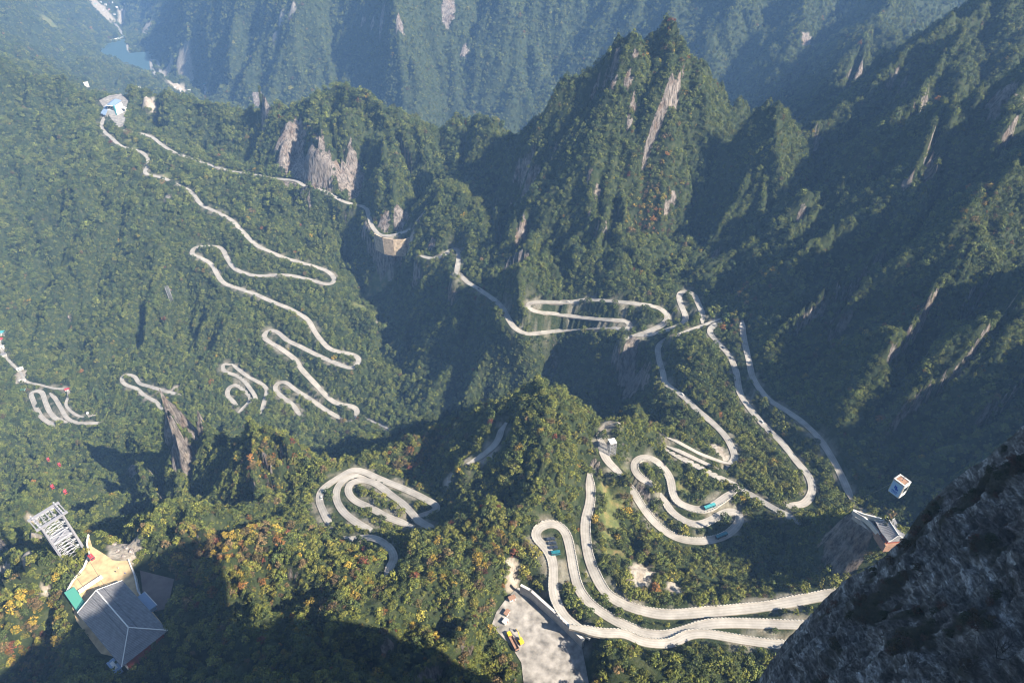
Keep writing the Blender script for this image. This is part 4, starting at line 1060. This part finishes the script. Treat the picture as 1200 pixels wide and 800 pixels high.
for (u, v), m, lab in [((381,583), M_['white'], 'white car on the outer bend of the left hairpin loops'),
                       ((847,408), M_['dark'], 'dark car near the top of the long middle descent'), ((856,420), M_['dark'], 'second dark car down the long middle descent'),
                       ((800,463), M_['white'], 'white car on the leftmost of the three long descents'), ((903,507), M_['dark'], 'dark car where the long middle descent enters the shade'),
                       ((893,495), M_['white'], 'pale car just above the dark car on the middle descent'), ((561,339), M_['dark'], 'dark car on the road above the terrace hairpins'),
                       ((666,354), M_['white'], 'white car on the upper terrace hairpin below the great peak'), ((414,741), M_['white'], '')]:
    if not lab: continue
    l, a = road_at(u, v); car(l, a, lab, m)

# ------------------------------------------------------------------ houses
def house(uv, rz, w_, d_, h_, rm_, label, cat='house', wm_=None, z=None, group=None, name='house'):
    p = hits(H, [uv])[0] if z is None else P(*uv, z)
    e = empty(name, p, rz, label, cat, group)
    mb = MB(); mb.box(0, 0, h_ / 2 - 2, w_, d_, h_ + 4); mb.build('wall', wm_ or M_['white'], e)
    mb = MB(); a, b = w_ / 2 + .6, d_ / 2 + .6; r_ = d_ * .28
    mb.add([(-a, -b, h_), (a, -b, h_), (a, b, h_), (-a, b, h_), (-a, 0, h_ + r_), (a, 0, h_ + r_)], [(0, 1, 5, 4), (2, 3, 4, 5), (0, 4, 3), (1, 2, 5), (0, 3, 2, 1)])
    mb.build('roof', rm_, e)
    for k in range(max(1, int(w_ / 4))):
        x_ = -w_ / 2 + (k + .5) * w_ / max(1, int(w_ / 4))
        mb = MB(); mb.box(x_, -d_ / 2 - .03, h_ * .55, 1.3, .1, 1.4); mb.build('window', M_['glass'], e)
    mb = MB(); mb.box(w_ * .22 + .9, -d_ / 2 - .05, 1.05, 1.1, .1, 2.1); mb.build('door', M_['brown'], e)
    return e
V = [((2,391),.2,13,9,5,'cyan','turquoise-roofed house at the upper end of the village on the left edge'),((3,399),.3,12,8,5,'rred','red-roofed house just below the turquoise roof at the left edge'),
     ((2,408),.1,10,7,5,'white','white-roofed house between the red roof and the path at the left edge'),((4,417),.5,11,7,4.5,'tile','grey-roofed house beside the path at the left edge'),
     ((24,433),.5,10,6,4,'white','white-roofed house above the sandy clearing in the valley'),((27,447),.2,9,6,4,'conc','pale flat-looking house below the sandy clearing in the valley'),
     ((28,458),.2,6,5,4,'cyan','tiny house with a turquoise roof below the path bend'),((106,485),.1,9,5,3.5,'white','white-roofed hut at the end of the lower left hairpins'),((80,457),.4,8,5,3.5,'rred','small red-roofed hut on the path above the lower left hairpins')]
for uv, rz, w_, d_, h_, m, lab in V: house(uv, rz, w_, d_, h_, M_[m], lab, group='village houses in the left valley')
FV = [(118,3,'white'),(124,6,'white'),(131,3,'tile'),(137,9,'white'),(143,12,'white'),(128,12,'rred'),(146,5,'white'),(134,17,'tile'),(121,12,'white'),(112,6,'cyan')]
ords = ['first', 'second', 'third', 'fourth', 'fifth', 'sixth', 'seventh', 'eighth', 'ninth', 'tenth']
for k, (u, v, m) in enumerate(sorted(FV)):
    house((u, v), RNG.uniform(0, 3), 13, 9, 5, M_[m], 'distant valley house above the reservoir, %s from the left of its hamlet' % ords[k], group='distant hamlet beyond the reservoir')
FV2 = [((204,104),'white','long white shed beside the valley road'),((212,106),'white','white block between two sheds beside the valley road'),((222,107),'white','low white building at the end of the row on the valley road'),((240,100),'cyan','turquoise-roofed building where the valley road turns'),((241,109),'white','small white house below the turquoise roof in the valley')]
for (uv, m, lab) in FV2: house(uv, .3, 18 if 'long' in lab else 11, 8, 6, M_[m], lab, group='buildings along the valley road')
house((102,101), .5, 13, 10, 11, M_['white'], 'lone white house on the slope left of the upper station')
house((163,104), .2, 16, 11, 7, M_['white'], 'lone white house beyond the ridge right of the upper station')

# upper station on the pass
us = P(136, 131, 694); e = empty('hilltop_station', us, math.radians(-14), 'white station building with a slate blue roof on the pass at upper left', 'station')
mb = MB(); mb.box(0, 0, 2, 34, 34, 14); mb.build('plinth', M_['white'], e)
mb = MB(); mb.box(0, 3, 14, 24, 26, 12); mb.build('wall', M_['white'], e)
mb = MB(); mb.add([(-13, -11, 19), (13, -11, 19), (13, 17, 24), (-13, 17, 24), (-4, -11, 21.5), (-4, 17, 27)], [(0, 4, 5, 3), (4, 1, 2, 5), (0, 1, 4), (3, 5, 2), (0, 3, 2, 1)]); mb.build('roof', M_['bluer'], e)
mb = MB(); mb.box(0, -11.4, 14.5, 20, .4, 5); mb.build('window_band', M_['glass'], e)
for k in range(5):
    mb = MB(); mb.bar((-9 + k * 4.5, -12.5, 9), (-9 + k * 4.5, -12.5, 19), .6, 8); mb.build('column', M_['white'], e)
mb = MB(); mb.box(0, -13, 19.3, 26, 5, .7); mb.build('canopy', M_['white'], e)
mb = MB(); mb.add([(-24, -26, 0), (-17, -26, 0), (-17, -2, 12), (-24, -2, 12), (-24, -26, 2.5), (-17, -26, 2.5), (-17, -2, 14.5), (-24, -2, 14.5)], [(3, 2, 1, 0), (4, 5, 6, 7), (0, 1, 5, 4), (1, 2, 6, 5), (2, 3, 7, 6), (3, 0, 4, 7)]); mb.build('covered_stair', M_['bluer'], e)
mb = MB(); mb.add([(-13, -30, 0), (-7, -30, 0), (-7, -17, 9), (-13, -17, 9), (-13, -30, 2), (-7, -30, 2), (-7, -17, 11), (-13, -17, 11)], [(3, 2, 1, 0), (4, 5, 6, 7), (0, 1, 5, 4), (1, 2, 6, 5), (2, 3, 7, 6), (3, 0, 4, 7)]); mb.build('covered_stair', M_['bluer'], e)
mb = MB(); mb.box(15, -16, 8, 3, 3, 28); mb.build('lift_shaft', M_['cyan'], e)
mb = MB(); mb.box(22, 6, 9, 12, 8, 1); mb.build('side_terrace', M_['white'], e)

# retaining walls under the cliff road
rw_ = [P(u, v, 683) for u, v in [(439,277),(449,282),(461,284),(474,284),(485,280),(494,275)]]
wall_along('retaining_wall', rw_, 655, 689, 2.0, M_['ochre'], 'ochre retaining wall under the road at the foot of the central cliff', 'retaining wall')
# dam at the head of the reservoir
wall_along('dam', [P(u, v, WATER_Z) for u, v in [(119,48),(133,47),(147,44)]], WATER_Z - 10, WATER_Z + 5, 14, M_['white'], 'pale dam wall closing the upper end of the reservoir', 'dam')

# ------------------------------------------------------------------ people on the plaza
def person_mesh(seed):
    r = random.Random(seed); st = r.uniform(-.12, .12)
    V_ = [(0,0,.95),(0,0,1.25),(0,0,1.48),(0,0,1.60),(0,.01,1.72),(.22,0,1.42),(.30,st,1.12),(.28,st*2+.08,.88),(-.22,0,1.42),(-.30,-st,1.12),(-.28,-st*2+.06,.88),(.11,0,.88),(.12,st*1.5,.48),(.12,st*2-.03,.07),(.12,st*2+.14,.04),(-.11,0,.88),(-.12,-st*1.5,.48),(-.12,-st*2-.03,.07),(-.12,-st*2+.14,.04)]
    E2 = [(0,1),(1,2),(2,3),(3,4),(2,5),(5,6),(6,7),(2,8),(8,9),(9,10),(0,11),(11,12),(12,13),(13,14),(0,15),(15,16),(16,17),(17,18)]
    R = [.16,.17,.15,.065,.115,.075,.05,.04,.075,.05,.04,.10,.07,.05,.04,.10,.07,.05,.04]
    me = bpy.data.meshes.new('person'); me.from_pydata(V_, E2, [])
    return me, R
looks = [('person in a dark coat standing near the middle of the sandy plaza', (136,670), 'dark'), ('person in a red jacket walking beside the station gable', (128,689), 'rred'), ('person in dark clothes beside the white canopy', (116,695), 'dark'),
         ('person in a white top near the small rubble heap', (139,666), 'white'), ('person in an orange jacket near the station corner', (108,704), 'orange'), ('person in blue on the right-hand side of the plaza', (147,672), 'navy')]
for k, (lab, uv, m) in enumerate(looks):
    me, R = person_mesh(k); p = P(*uv, PLAZA_Z)
    o = put('person', me, M_[m]); sk_ = o.modifiers.new('skin', 'SKIN')
    if not me.skin_vertices: me.skin_vertices.new()
    for i, r_ in enumerate(R): me.skin_vertices[0].data[i].radius = (r_, r_)
    me.skin_vertices[0].data[0].use_root = True
    o.modifiers.new('smooth', 'SUBSURF').levels = 1
    o.location = (p[0], p[1], PLAZA_Z); o.rotation_euler = (0, 0, k * 1.3); o.scale = (1.08,) * 3
    tag(o, lab, 'person', 'people on the plaza')
    mb = MB(); 
    bm = bmesh.new(); bmesh.ops.create_uvsphere(bm, u_segments=10, v_segments=8, radius=.125)
    for v_ in bm.verts: v_.co.z = v_.co.z * .9 + 1.76; v_.co.y -= .015
    hme = bpy.data.meshes.new('hair'); bm.to_mesh(hme); bm.free(); put('hair', hme, M_['black'], o)

# boulders and rubble at the plaza edge
def boulder(loc, s, seed, label, m=None):
    r = np.random.default_rng(seed); bm = bmesh.new(); bmesh.ops.create_icosphere(bm, subdivisions=3, radius=1)
    for v in bm.verts:
        n = v.co.copy(); k = .75 + .5 * float(gnoise(np.array([n.x * 1.3 + seed]), np.array([n.y * 1.3 + n.z * 1.7]), seed)[0]) + .2 * float(gnoise(np.array([n.x * 4 + seed]), np.array([n.y * 4 + n.z * 3]), seed + 3)[0])
        v.co = Vector((n.x * s * k * 1.3, n.y * s * k, n.z * s * k * .8))
    me = bpy.data.meshes.new('boulder'); bm.to_mesh(me); bm.free()
    o = put('boulder', me, m or rockm); o.location = tuple(loc); o.rotation_euler = (r.uniform(-.3, .3), r.uniform(-.3, .3), r.uniform(0, 6))
    return tag(o, label, 'boulder', 'boulders beside the plaza')
rockm = bpy.data.materials.new('pale_limestone'); rockm.use_nodes = True; N = NT(rockm); geo = N.n('ShaderNodeNewGeometry'); rc_, _ = rock_color(N, geo.outputs['Position'], 1.1); N.l(rc_, N.b.inputs['Base Color']); N.b.inputs['Roughness'].default_value = .95
for k, (u, v, s, lab) in enumerate([(134,638,2.6,'pale boulder at the left of the rubble beside the plaza'),(141,635,3.6,'largest pale boulder in the rubble beside the plaza'),(148,642,2.4,'pale boulder in the middle of the rubble beside the plaza'),
                                    (154,646,3.0,'pale boulder at the far right end of the rubble'),(138,646,1.8,'small pale boulder touching the plaza paving'),(145,651,2.0,'low pale boulder at the inner corner of the plaza')]):
    p = hits(H, [(u, v)])[0]; boulder(p, s, k + 3, lab)

# ------------------------------------------------------------------ bare shrubs on the dark cliff
def bare_shrub(loc, size, seed, label):
    r = random.Random(seed); mb = MB()
    def grow(p, d, L, rad, lv):
        n = 3
        for k in range(n):
            d2 = (d + Vector((r.uniform(-.25, .25), r.uniform(-.25, .25), r.uniform(-.15, .25)))).normalized()
            q = p + d2 * L / n; mb.bar(p, q, rad, 4, rad * .8); p, d, rad = q, d2, rad * .8
            if lv > 0:
                for _ in range(2): grow(p, (d + Vector((r.uniform(-1, 1), r.uniform(-1, 1), r.uniform(-.3, .8)))).normalized(), L * .6, rad * .65, lv - 1)
    for k in range(5): grow(Vector((0, 0, 0)), Vector((r.uniform(-.8, .8), r.uniform(-.8, .8), 1)).normalized(), size, size * .018, 3)
    o = mb.build('bare_shrub', barkd); o.location = tuple(loc)
    return tag(o, label, 'shrub', 'bare shrubs on the dark cliff')
barkd = mat('dark_twigs', (.03, .025, .022), .9)
def cliff_at(u, v):
    d = ray(u, v); o = np.array([0, 0, CAMZ]); rel_ = CLIFF_POS - o; k = rel_ @ d / (d @ d); dist = np.linalg.norm(rel_ - k[..., None] * d, axis=-1)
    i = np.unravel_index(np.argmin(np.where(k > 0, dist, 1e9)), dist.shape); return CLIFF_POS[i]
for k, (u, v, s, lab) in enumerate([(1168,770,4.2,'bare twiggy shrub on the lighter rock at the lower right corner'),(1130,788,3.6,'bare dark shrub low on the cliff, left of the corner shrub'),(1190,735,3.4,'bare shrub on the cliff at the right frame edge'),
                                    (1068,782,3.2,'bare dark shrub at the bottom of the cliff, in the mossy patch'),(990,780,3.0,'bare shrub near the tip of the cliff at the bottom')]):
    bare_shrub(cliff_at(u, v), s, k, lab)
# low growth on the ledges of the cliff
idx_ = np.argwhere((CLIFF_MOSS > .55) & (BB > 1)); idx_ = idx_[RNG.choice(len(idx_), 2600, replace=False)]
# ------------------------------------------------------------------ trees
def leaf_crown(seed, n_clump=17, per=17, name='crown'):
    """a broadleaf crown about 1 m in radius: many leaf-spray faces set through an uneven, lobed volume, and limbs below"""
    r = np.random.default_rng(seed)
    vs, fs = [], []
    lobes = []
    for k in range(n_clump):
        a = r.uniform(0, 2 * np.pi); h = r.uniform(-.15, 1.0); rad = math.sqrt(max(0, 1 - max(h, 0) ** 2)) * r.uniform(.45, 1.0)
        lobes.append((np.array([math.cos(a) * rad * .85, math.sin(a) * rad * .88, h * 1.0 + .62]), r.uniform(.20, .40)))
    for c, R in lobes:
        for j in range(per):
            d = r.normal(size=3); d[2] = abs(d[2]) * .9 - .15; d /= np.linalg.norm(d)
            p = c + d * R * r.uniform(.75, 1.08)
            nrm = d + r.normal(size=3) * .45; nrm /= np.linalg.norm(nrm)
            t = np.cross(nrm, r.normal(size=3)); t /= np.linalg.norm(t); b = np.cross(nrm, t)
            s = r.uniform(.07, .15)
            i = len(vs)
            vs += [p + t * s, p + b * s * .8, p - t * s, p - b * s * .8 + nrm * s * .3]
            fs.append((i, i + 1, i + 2, i + 3))
    me = bpy.data.meshes.new(name); me.from_pydata([tuple(v) for v in vs], [], fs)
    return me
def trunk_mesh(seed, name='trunk'):
    r = random.Random(seed); bm = bmesh.new()
    def limb(p0, p1, r0, r1, k=5):
        d = (p1 - p0).normalized(); a = d.orthogonal().normalized(); b = d.cross(a)
        A = [bm.verts.new(p0 + (a * math.cos(i * 2 * math.pi / k) + b * math.sin(i * 2 * math.pi / k)) * r0) for i in range(k)]
        B = [bm.verts.new(p1 + (a * math.cos(i * 2 * math.pi / k) + b * math.sin(i * 2 * math.pi / k)) * r1) for i in range(k)]
        for i in range(k): bm.faces.new((A[i], A[(i + 1) % k], B[(i + 1) % k], B[i]))
        bm.faces.new(B)
    top = Vector((r.uniform(-.06, .06), r.uniform(-.06, .06), .45))
    limb(Vector((0, 0, -.25)), top, .075, .05)
    for k in range(5):
        a = k * 1.256 + r.uniform(-.4, .4)
        limb(top - Vector((0, 0, r.uniform(0, .12))), top + Vector((math.cos(a) * .5, math.sin(a) * .5, r.uniform(.2, .5))), .035, .012, 4)
    me = bpy.data.meshes.new(name); bm.to_mesh(me); bm.free(); return me
def leaf_material(name, instancer=True):
    m = bpy.data.materials.new(name); m.use_nodes = True; N = NT(m)
    at = N.n('ShaderNodeAttribute', attribute_name='tint')
    at.attribute_type = 'INSTANCER' if instancer else 'OBJECT'
    geo = N.n('ShaderNodeNewGeometry')
    c = N.mix(1.0, at.outputs['Color'], N.ramp(geo.outputs['Random Per Island'], [(0, (.40, .45, .42)), (.45, (.95, .97, .95)), (.8, (1.3, 1.22, 1.08)), (1, (1.75, 1.6, 1.35))]), 'MULTIPLY')
    N.l(c, N.b.inputs['Base Color']); N.b.inputs['Roughness'].default_value = .75; N.b.inputs['Specular IOR Level'].default_value = .25
    return m
leafm = leaf_material('forest_leaves'); leafo = leaf_material('tree_leaves', False)
barkm = mat('grey_brown_bark', (.13, .10, .08), .95, .1, noise=(6, .3))
CROWNS = [leaf_crown(100 + k) for k in range(6)]
TRUNKS = [trunk_mesh(200 + k) for k in range(3)]
VARS = bpy.data.collections.new('crown_kinds')          # sources only, not linked to the scene
for k, cm in enumerate(CROWNS):
    c2 = cm.copy(); c2.materials.append(leafm)
    bm = bmesh.new(); bm.from_mesh(c2); bm.from_mesh(TRUNKS[k % 3])
    for f in bm.faces[len(cm.polygons):]: f.material_index = 1
    bm.to_mesh(c2); bm.free(); c2.materials.append(barkm)
    VARS.objects.link(bpy.data.objects.new('crown_kind_%d' % k, c2))

def scatter(y0, y1, cell, margin=1.12):
    ys = np.arange(y0, y1, cell); out = []
    X, Y = [], []
    for y in ys:
        hw = (0.62 * y + 330) * margin
        xs = np.arange(-hw, hw, cell)
        X.append(xs); Y.append(np.full(len(xs), y))
    X = np.concatenate(X); Y = np.concatenate(Y)
    X = X + RNG.uniform(-.5, .5, X.shape) * cell; Y = Y + RNG.uniform(-.5, .5, Y.shape) * cell
    return X, Y
pts = []
for y0, y1, cell, size in ((120, 700, 4.3, 3.2), (700, 1250, 5.3, 3.9), (1250, 2100, 7.4, 5.4), (2100, 3300, 10.5, 6.2), (3300, 6200, 16, 9.5)):
    X, Y = scatter(y0, y1, cell)
    X2, Y2 = scatter(y0, y1, cell); k2 = lookup(SLOPE, X2, Y2) > .8 + RNG.random(X2.shape)   # steep ground: more trees per plan area
    X3, Y3 = scatter(y0, y1, cell); k3 = lookup(SLOPE, X3, Y3) > 1.7 + RNG.random(X3.shape)
    X4, Y4 = [], []
    for _ in range(3):
        xa, ya = scatter(y0, y1, cell); ka = lookup(SLOPE, xa, ya) > 2.4 + 1.5 * RNG.random(xa.shape); X4.append(xa[ka]); Y4.append(ya[ka])
    X, Y = np.concatenate([X, X2[k2], X3[k3]] + X4), np.concatenate([Y, Y2[k2], Y3[k3]] + Y4)
    nt_ = lookup(NOTREE, X, Y); sl = lookup(SLOPE, X, Y); z = lookup(H, X, Y)
    thin = fbm(X / 60, Y / 60, 3, seed=81)
    keep = (RNG.random(X.shape) > nt_ * 1.25) & (RNG.random(X.shape) < .90 + thin * .3)
    # inside the field of view (with room for a step to the side)
    dep = Y * CP + (CAMZ - z) * SP; vv = (Y * SP - (CAMZ - z) * CP) / dep
    keep &= (dep > 0) & (np.abs(X) / dep < .75 * 1.16) & (vv > -.5 * 1.2) & (vv < .5 * 1.3)
    X, Y, z, sl = X[keep], Y[keep], z[keep], sl[keep]
    big = fbm(X / 35, Y / 35, 2, seed=83)
    s = size * (.92 + .34 * RNG.normal(size=X.shape) + .40 * big) 
    s = np.clip(s, size * .42, size * 1.9) * np.clip(1.1 - .12 * sl, .7, 1.1)
    pts.append(np.stack([X, Y, z - .15 * s - .05 * s * np.minimum(sl, 2.5), s], 1))
T = np.concatenate(pts); 
# colour of every tree
GREENS = np.array([(.052, .074, .022), (.070, .092, .024), (.094, .112, .026), (.040, .060, .022), (.105, .120, .032)])
AUT = np.array([(.32, .23, .04), (.27, .13, .04), (.17, .06, .035), (.17, .12, .06), (.27, .25, .05), (.15, .11, .045)])
nT = len(T); g = RNG.random(nT)
patch = fbm(T[:, 0] / 50, T[:, 1] / 50, 3, seed=91)
gi = np.clip(((g * .75 + (patch + .5) * .35) * 5).astype(int), 0, 4)
col = GREENS[gi] * (1 + .18 * RNG.normal(size=(nT, 1)))
rT = np.hypot(T[:, 0], T[:, 1])
pa = .010 + .030 * (1 - sstep(350, 800, rT)) + .03 * np.clip(patch, 0, 1)
warm = 1 - sstep(350, 800, rT)
for u, v, r, a in [(265,632,28,.75),(240,645,20,.6),(300,640,24,.45),(320,540,22,.5),(300,545,20,.35),(505,515,20,.55),(490,535,18,.5),(540,495,16,.45),(470,550,14,.3),(855,385,14,.5),(600,640,25,.2),(650,240,0.1,.3),
                   (770,230,30,.35),(760,255,22,.5),(730,570,14,.4),(790,30,30,.3),(1000,400,30,.25),(880,340,20,.3),(1150,240,20,.4),(700,620,15,.4),(780,680,15,.25),(620,800,20,.3),(10,760,30,.35),(40,740,25,.3),(400,690,40,.15),(560,690,40,.15)]:
    p = hits(H, [(u, v)])[0]
    pa = pa + a * np.exp(-((T[:, 0] - p[0]) ** 2 + (T[:, 1] - p[1]) ** 2) / (r * r * 1.3))
isA = RNG.random(nT) < pa
ai = RNG.choice(6, nT, p=[.22, .09, .04, .24, .22, .19])
col = np.where(isA[:, None], AUT[ai] * (1 + .2 * RNG.normal(size=(nT, 1))) * RNG.uniform(.45, .85, (nT, 1)), col * (1 + warm[:, None] * np.array([.24, .12, -.04])))
col = np.clip(col, .008, .6)
var = RNG.integers(0, 6, nT); rot = RNG.uniform(0, 6.283, nT)
# the trees that show largest stand as objects of their own
dep = T[:, 1] * CP + (CAMZ - T[:, 2]) * SP
pu = 600 + FOC * T[:, 0] / dep; pv = 400 - FOC * (T[:, 1] * SP - (CAMZ - T[:, 2]) * CP) / dep
inf = (pu > 6) & (pu < 1194) & (pv > 6) & (pv < 792) & (T[:, 1] < 700)
# hidden behind the dark cliff at lower right or behind a crest
inf &= ~((pv > 505) & ((pu - 1200) / (895 - 1200) * (800 - 505) + 505 < pv + 12) & (pu > 880))
cand = np.where(inf)[0]
px = T[cand, 3] / dep[cand]
cand = cand[np.argsort(-px)][:900]
hz = hits(H, np.stack([pu[cand], pv[cand] - 3], 1), t0=100, t1=1500, n=700)
vis = np.hypot(hz[:, 0] - T[cand, 0], hz[:, 1] - T[cand, 1]) < 14
cand = cand[vis][:300]
solo = np.zeros(nT, bool); solo[cand] = True
F = ~solo
pm = bpy.data.meshes.new('forest'); n = int(F.sum())
pm.vertices.add(n); pm.vertices.foreach_set('co', T[F][:, :3].astype(np.float32).ravel())
a = pm.attributes.new('tint', 'FLOAT_COLOR', 'POINT'); a.data.foreach_set('color', np.concatenate([col[F], np.ones((n, 1))], 1).astype(np.float32).ravel())
a = pm.attributes.new('size', 'FLOAT', 'POINT'); a.data.foreach_set('value', T[F][:, 3].astype(np.float32))
a = pm.attributes.new('turn', 'FLOAT', 'POINT'); a.data.foreach_set('value', rot[F].astype(np.float32))
a = pm.attributes.new('kindno', 'INT', 'POINT'); a.data.foreach_set('value', var[F].astype(np.int32))
forest = put('forest', pm); forest['kind'] = 'stuff'
ng = bpy.data.node_groups.new('forest_planting', 'GeometryNodeTree')
ng.interface.new_socket('Geometry', in_out='INPUT', socket_type='NodeSocketGeometry'); ng.interface.new_socket('Geometry', in_out='OUTPUT', socket_type='NodeSocketGeometry')
gi_, go_ = ng.nodes.new('NodeGroupInput'), ng.nodes.new('NodeGroupOutput')
iop = ng.nodes.new('GeometryNodeInstanceOnPoints'); ci = ng.nodes.new('GeometryNodeCollectionInfo')
ci.inputs['Collection'].default_value = VARS; ci.inputs['Separate Children'].default_value = True; ci.inputs['Reset Children'].default_value = True
def nattr(nm, ty):
    x = ng.nodes.new('GeometryNodeInputNamedAttribute'); x.data_type = ty; x.inputs['Name'].default_value = nm; return x.outputs['Attribute']
ng.links.new(gi_.outputs[0], iop.inputs['Points']); ng.links.new(ci.outputs[0], iop.inputs['Instance'])
iop.inputs['Pick Instance'].default_value = True
ng.links.new(nattr('kindno', 'INT'), iop.inputs['Instance Index'])
cx = ng.nodes.new('ShaderNodeCombineXYZ'); ng.links.new(nattr('turn', 'FLOAT'), cx.inputs[2]); ng.links.new(cx.outputs[0], iop.inputs['Rotation'])
ng.links.new(nattr('size', 'FLOAT'), iop.inputs['Scale']); ng.links.new(iop.outputs[0], go_.inputs[0])
md = forest.modifiers.new('planting', 'NODES'); md.node_group = ng
print('trees', nT, 'solo', len(cand))

def tree_label(i):
    u, v = pu[i], pv[i]
    c = col[i]
    if isA[i]:
        k = ai[i]; look = {0: 'golden-yellow', 1: 'orange-brown', 2: 'dark red', 3: 'dull brown', 4: 'pale yellow', 5: 'tan'}[k]
    else:
        look = ['dark green', 'dark green', 'mid green', 'dark green', 'light green'][gi[i]]
    place = min(LANDMARKS, key=lambda q: math.hypot(q[0] - u, q[1] - v))[2]
    r_ = T[i, 3] / dep[i] * FOC
    big_ = 'large ' if r_ > SZ[1] else ('small ' if r_ < SZ[0] else '')
    return '%s%s broadleaf tree %s' % (big_, look, place), place
LANDMARKS = [(60,690,'left of the sandy plaza'),(20,760,'on the yellow-green slope in the lower left corner'),(60,770,'in the shade left of the grey station roof'),(180,650,'between the plaza and the orange-tinted ridge'),
 (200,740,'just right of the grey station roof'),(240,650,'on the autumn-coloured end of the bottom ridge'),(300,690,'on the autumn-coloured crest above the shadow'),(290,760,'in the big shadow right of the station roof'),(380,770,'in the middle of the big shadow at the bottom'),
 (380,690,'on the ridge top above the big shadow'),(440,680,'below the short curved road stub'),(460,750,'at the edge of the big shadow at the bottom'),(500,640,'below the left hairpin loops'),(520,700,'midway between the big shadow and gravel yard'),
 (560,640,'on the slope above and left of the wide hairpin'),(560,720,'just left of the gravel yard'),(560,785,'at the bottom edge left of the gravel yard'),(610,560,'on the shaded left face of the wooded hill'),(640,520,'on top of the wooded hill above the wide hairpin'),(660,590,'on the slope directly above the wide hairpin'),
 (660,690,'inside the wide hairpin'),(720,770,'on the hump between gravel yard and lowest road'),(830,780,'on the hump between lowest road and dark cliff'),(730,640,'between the straight road and the rubble clearing'),(800,680,'right of the rubble clearing'),
 (850,610,'inside the two teal-bus hairpins'),(870,660,'in the shaded basin left of the crag'),(940,600,'on the lit crest running up to the crag'),(1040,600,'beside the small pavilion'),(930,720,'between the lowest road ends near the cliff'),(800,560,'between the straight descent and bus hairpins')]
SZ = np.percentile(T[cand, 3] / dep[cand] * FOC, [33, 75])
crown_solo = []
for cm in CROWNS:
    c2 = cm.copy(); c2.name = 'crown'; c2.materials.append(leafo); crown_solo.append(c2)
trunk_solo = []
for tm in TRUNKS:
    t2 = tm.copy(); t2.name = 'trunk'; t2.materials.append(barkm); trunk_solo.append(t2)
for i in cand:
    e_ = bpy.data.objects.new('broadleaf_tree', None); COL.objects.link(e_); e_.empty_display_size = .5
    e_.location = T[i, :3]; e_.rotation_euler = (0, 0, rot[i]); e_.scale = (T[i, 3],) * 3
    lab, place = tree_label(i)
    tag(e_, lab, 'tree', lab.replace('tree', 'trees', 1))
    a_ = bpy.data.objects.new('crown', crown_solo[var[i]]); COL.objects.link(a_); a_.parent = e_
    a_['tint'] = [float(x) for x in col[i]] 
    b_ = bpy.data.objects.new('trunk', trunk_solo[var[i] % 3]); COL.objects.link(b_); b_.parent = e_
# low shrubs rooted on the ledges of the dark cliff: one mass nobody could count
mp_ = CLIFF_POS[idx_[:, 0], idx_[:, 1]]
pm2 = bpy.data.meshes.new('undergrowth'); n = len(mp_)
pm2.vertices.add(n); pm2.vertices.foreach_set('co', (mp_ + np.array([0, 0, -.15])).astype(np.float32).ravel())
c_ = np.array([(.030, .034, .014), (.05, .035, .018), (.022, .03, .012), (.07, .04, .03)])[RNG.integers(0, 4, n)]
pm2.attributes.new('tint', 'FLOAT_COLOR', 'POINT').data.foreach_set('color', np.concatenate([c_, np.ones((n, 1))], 1).astype(np.float32).ravel())
pm2.attributes.new('size', 'FLOAT', 'POINT').data.foreach_set('value', RNG.uniform(.35, 1.3, n).astype(np.float32))
pm2.attributes.new('turn', 'FLOAT', 'POINT').data.foreach_set('value', RNG.uniform(0, 6.28, n).astype(np.float32))
pm2.attributes.new('kindno', 'INT', 'POINT').data.foreach_set('value', RNG.integers(0, 6, n).astype(np.int32))
ug_ = put('undergrowth', pm2); ug_['kind'] = 'stuff'; ug_.modifiers.new('planting', 'NODES').node_group = ng
# ------------------------------------------------------------------ haze over the valley
hm = bpy.data.materials.new('valley_haze'); hm.use_nodes = True
t = hm.node_tree; t.nodes.remove(t.nodes['Principled BSDF'])
pvn = t.nodes.new('ShaderNodeVolumePrincipled'); pvn.inputs['Color'].default_value = (.27, .52, 1.0, 1); pvn.inputs['Density'].default_value = 0.00009; pvn.inputs['Anisotropy'].default_value = .0
t.links.new(pvn.outputs[0], t.nodes['Material Output'].inputs['Volume'])
zmin = float(H.min()) - 1.0; zmax = max(float(H.max()), 1420.0) + 5
xs = float(np.abs(GX).max()) + 50
hz_ = prism('haze', [(-xs, -400, 0), (xs, -400, 0), (xs, 8700, 0), (-xs, 8700, 0)], zmin, zmax, hm)
hz_['kind'] = 'stuff'
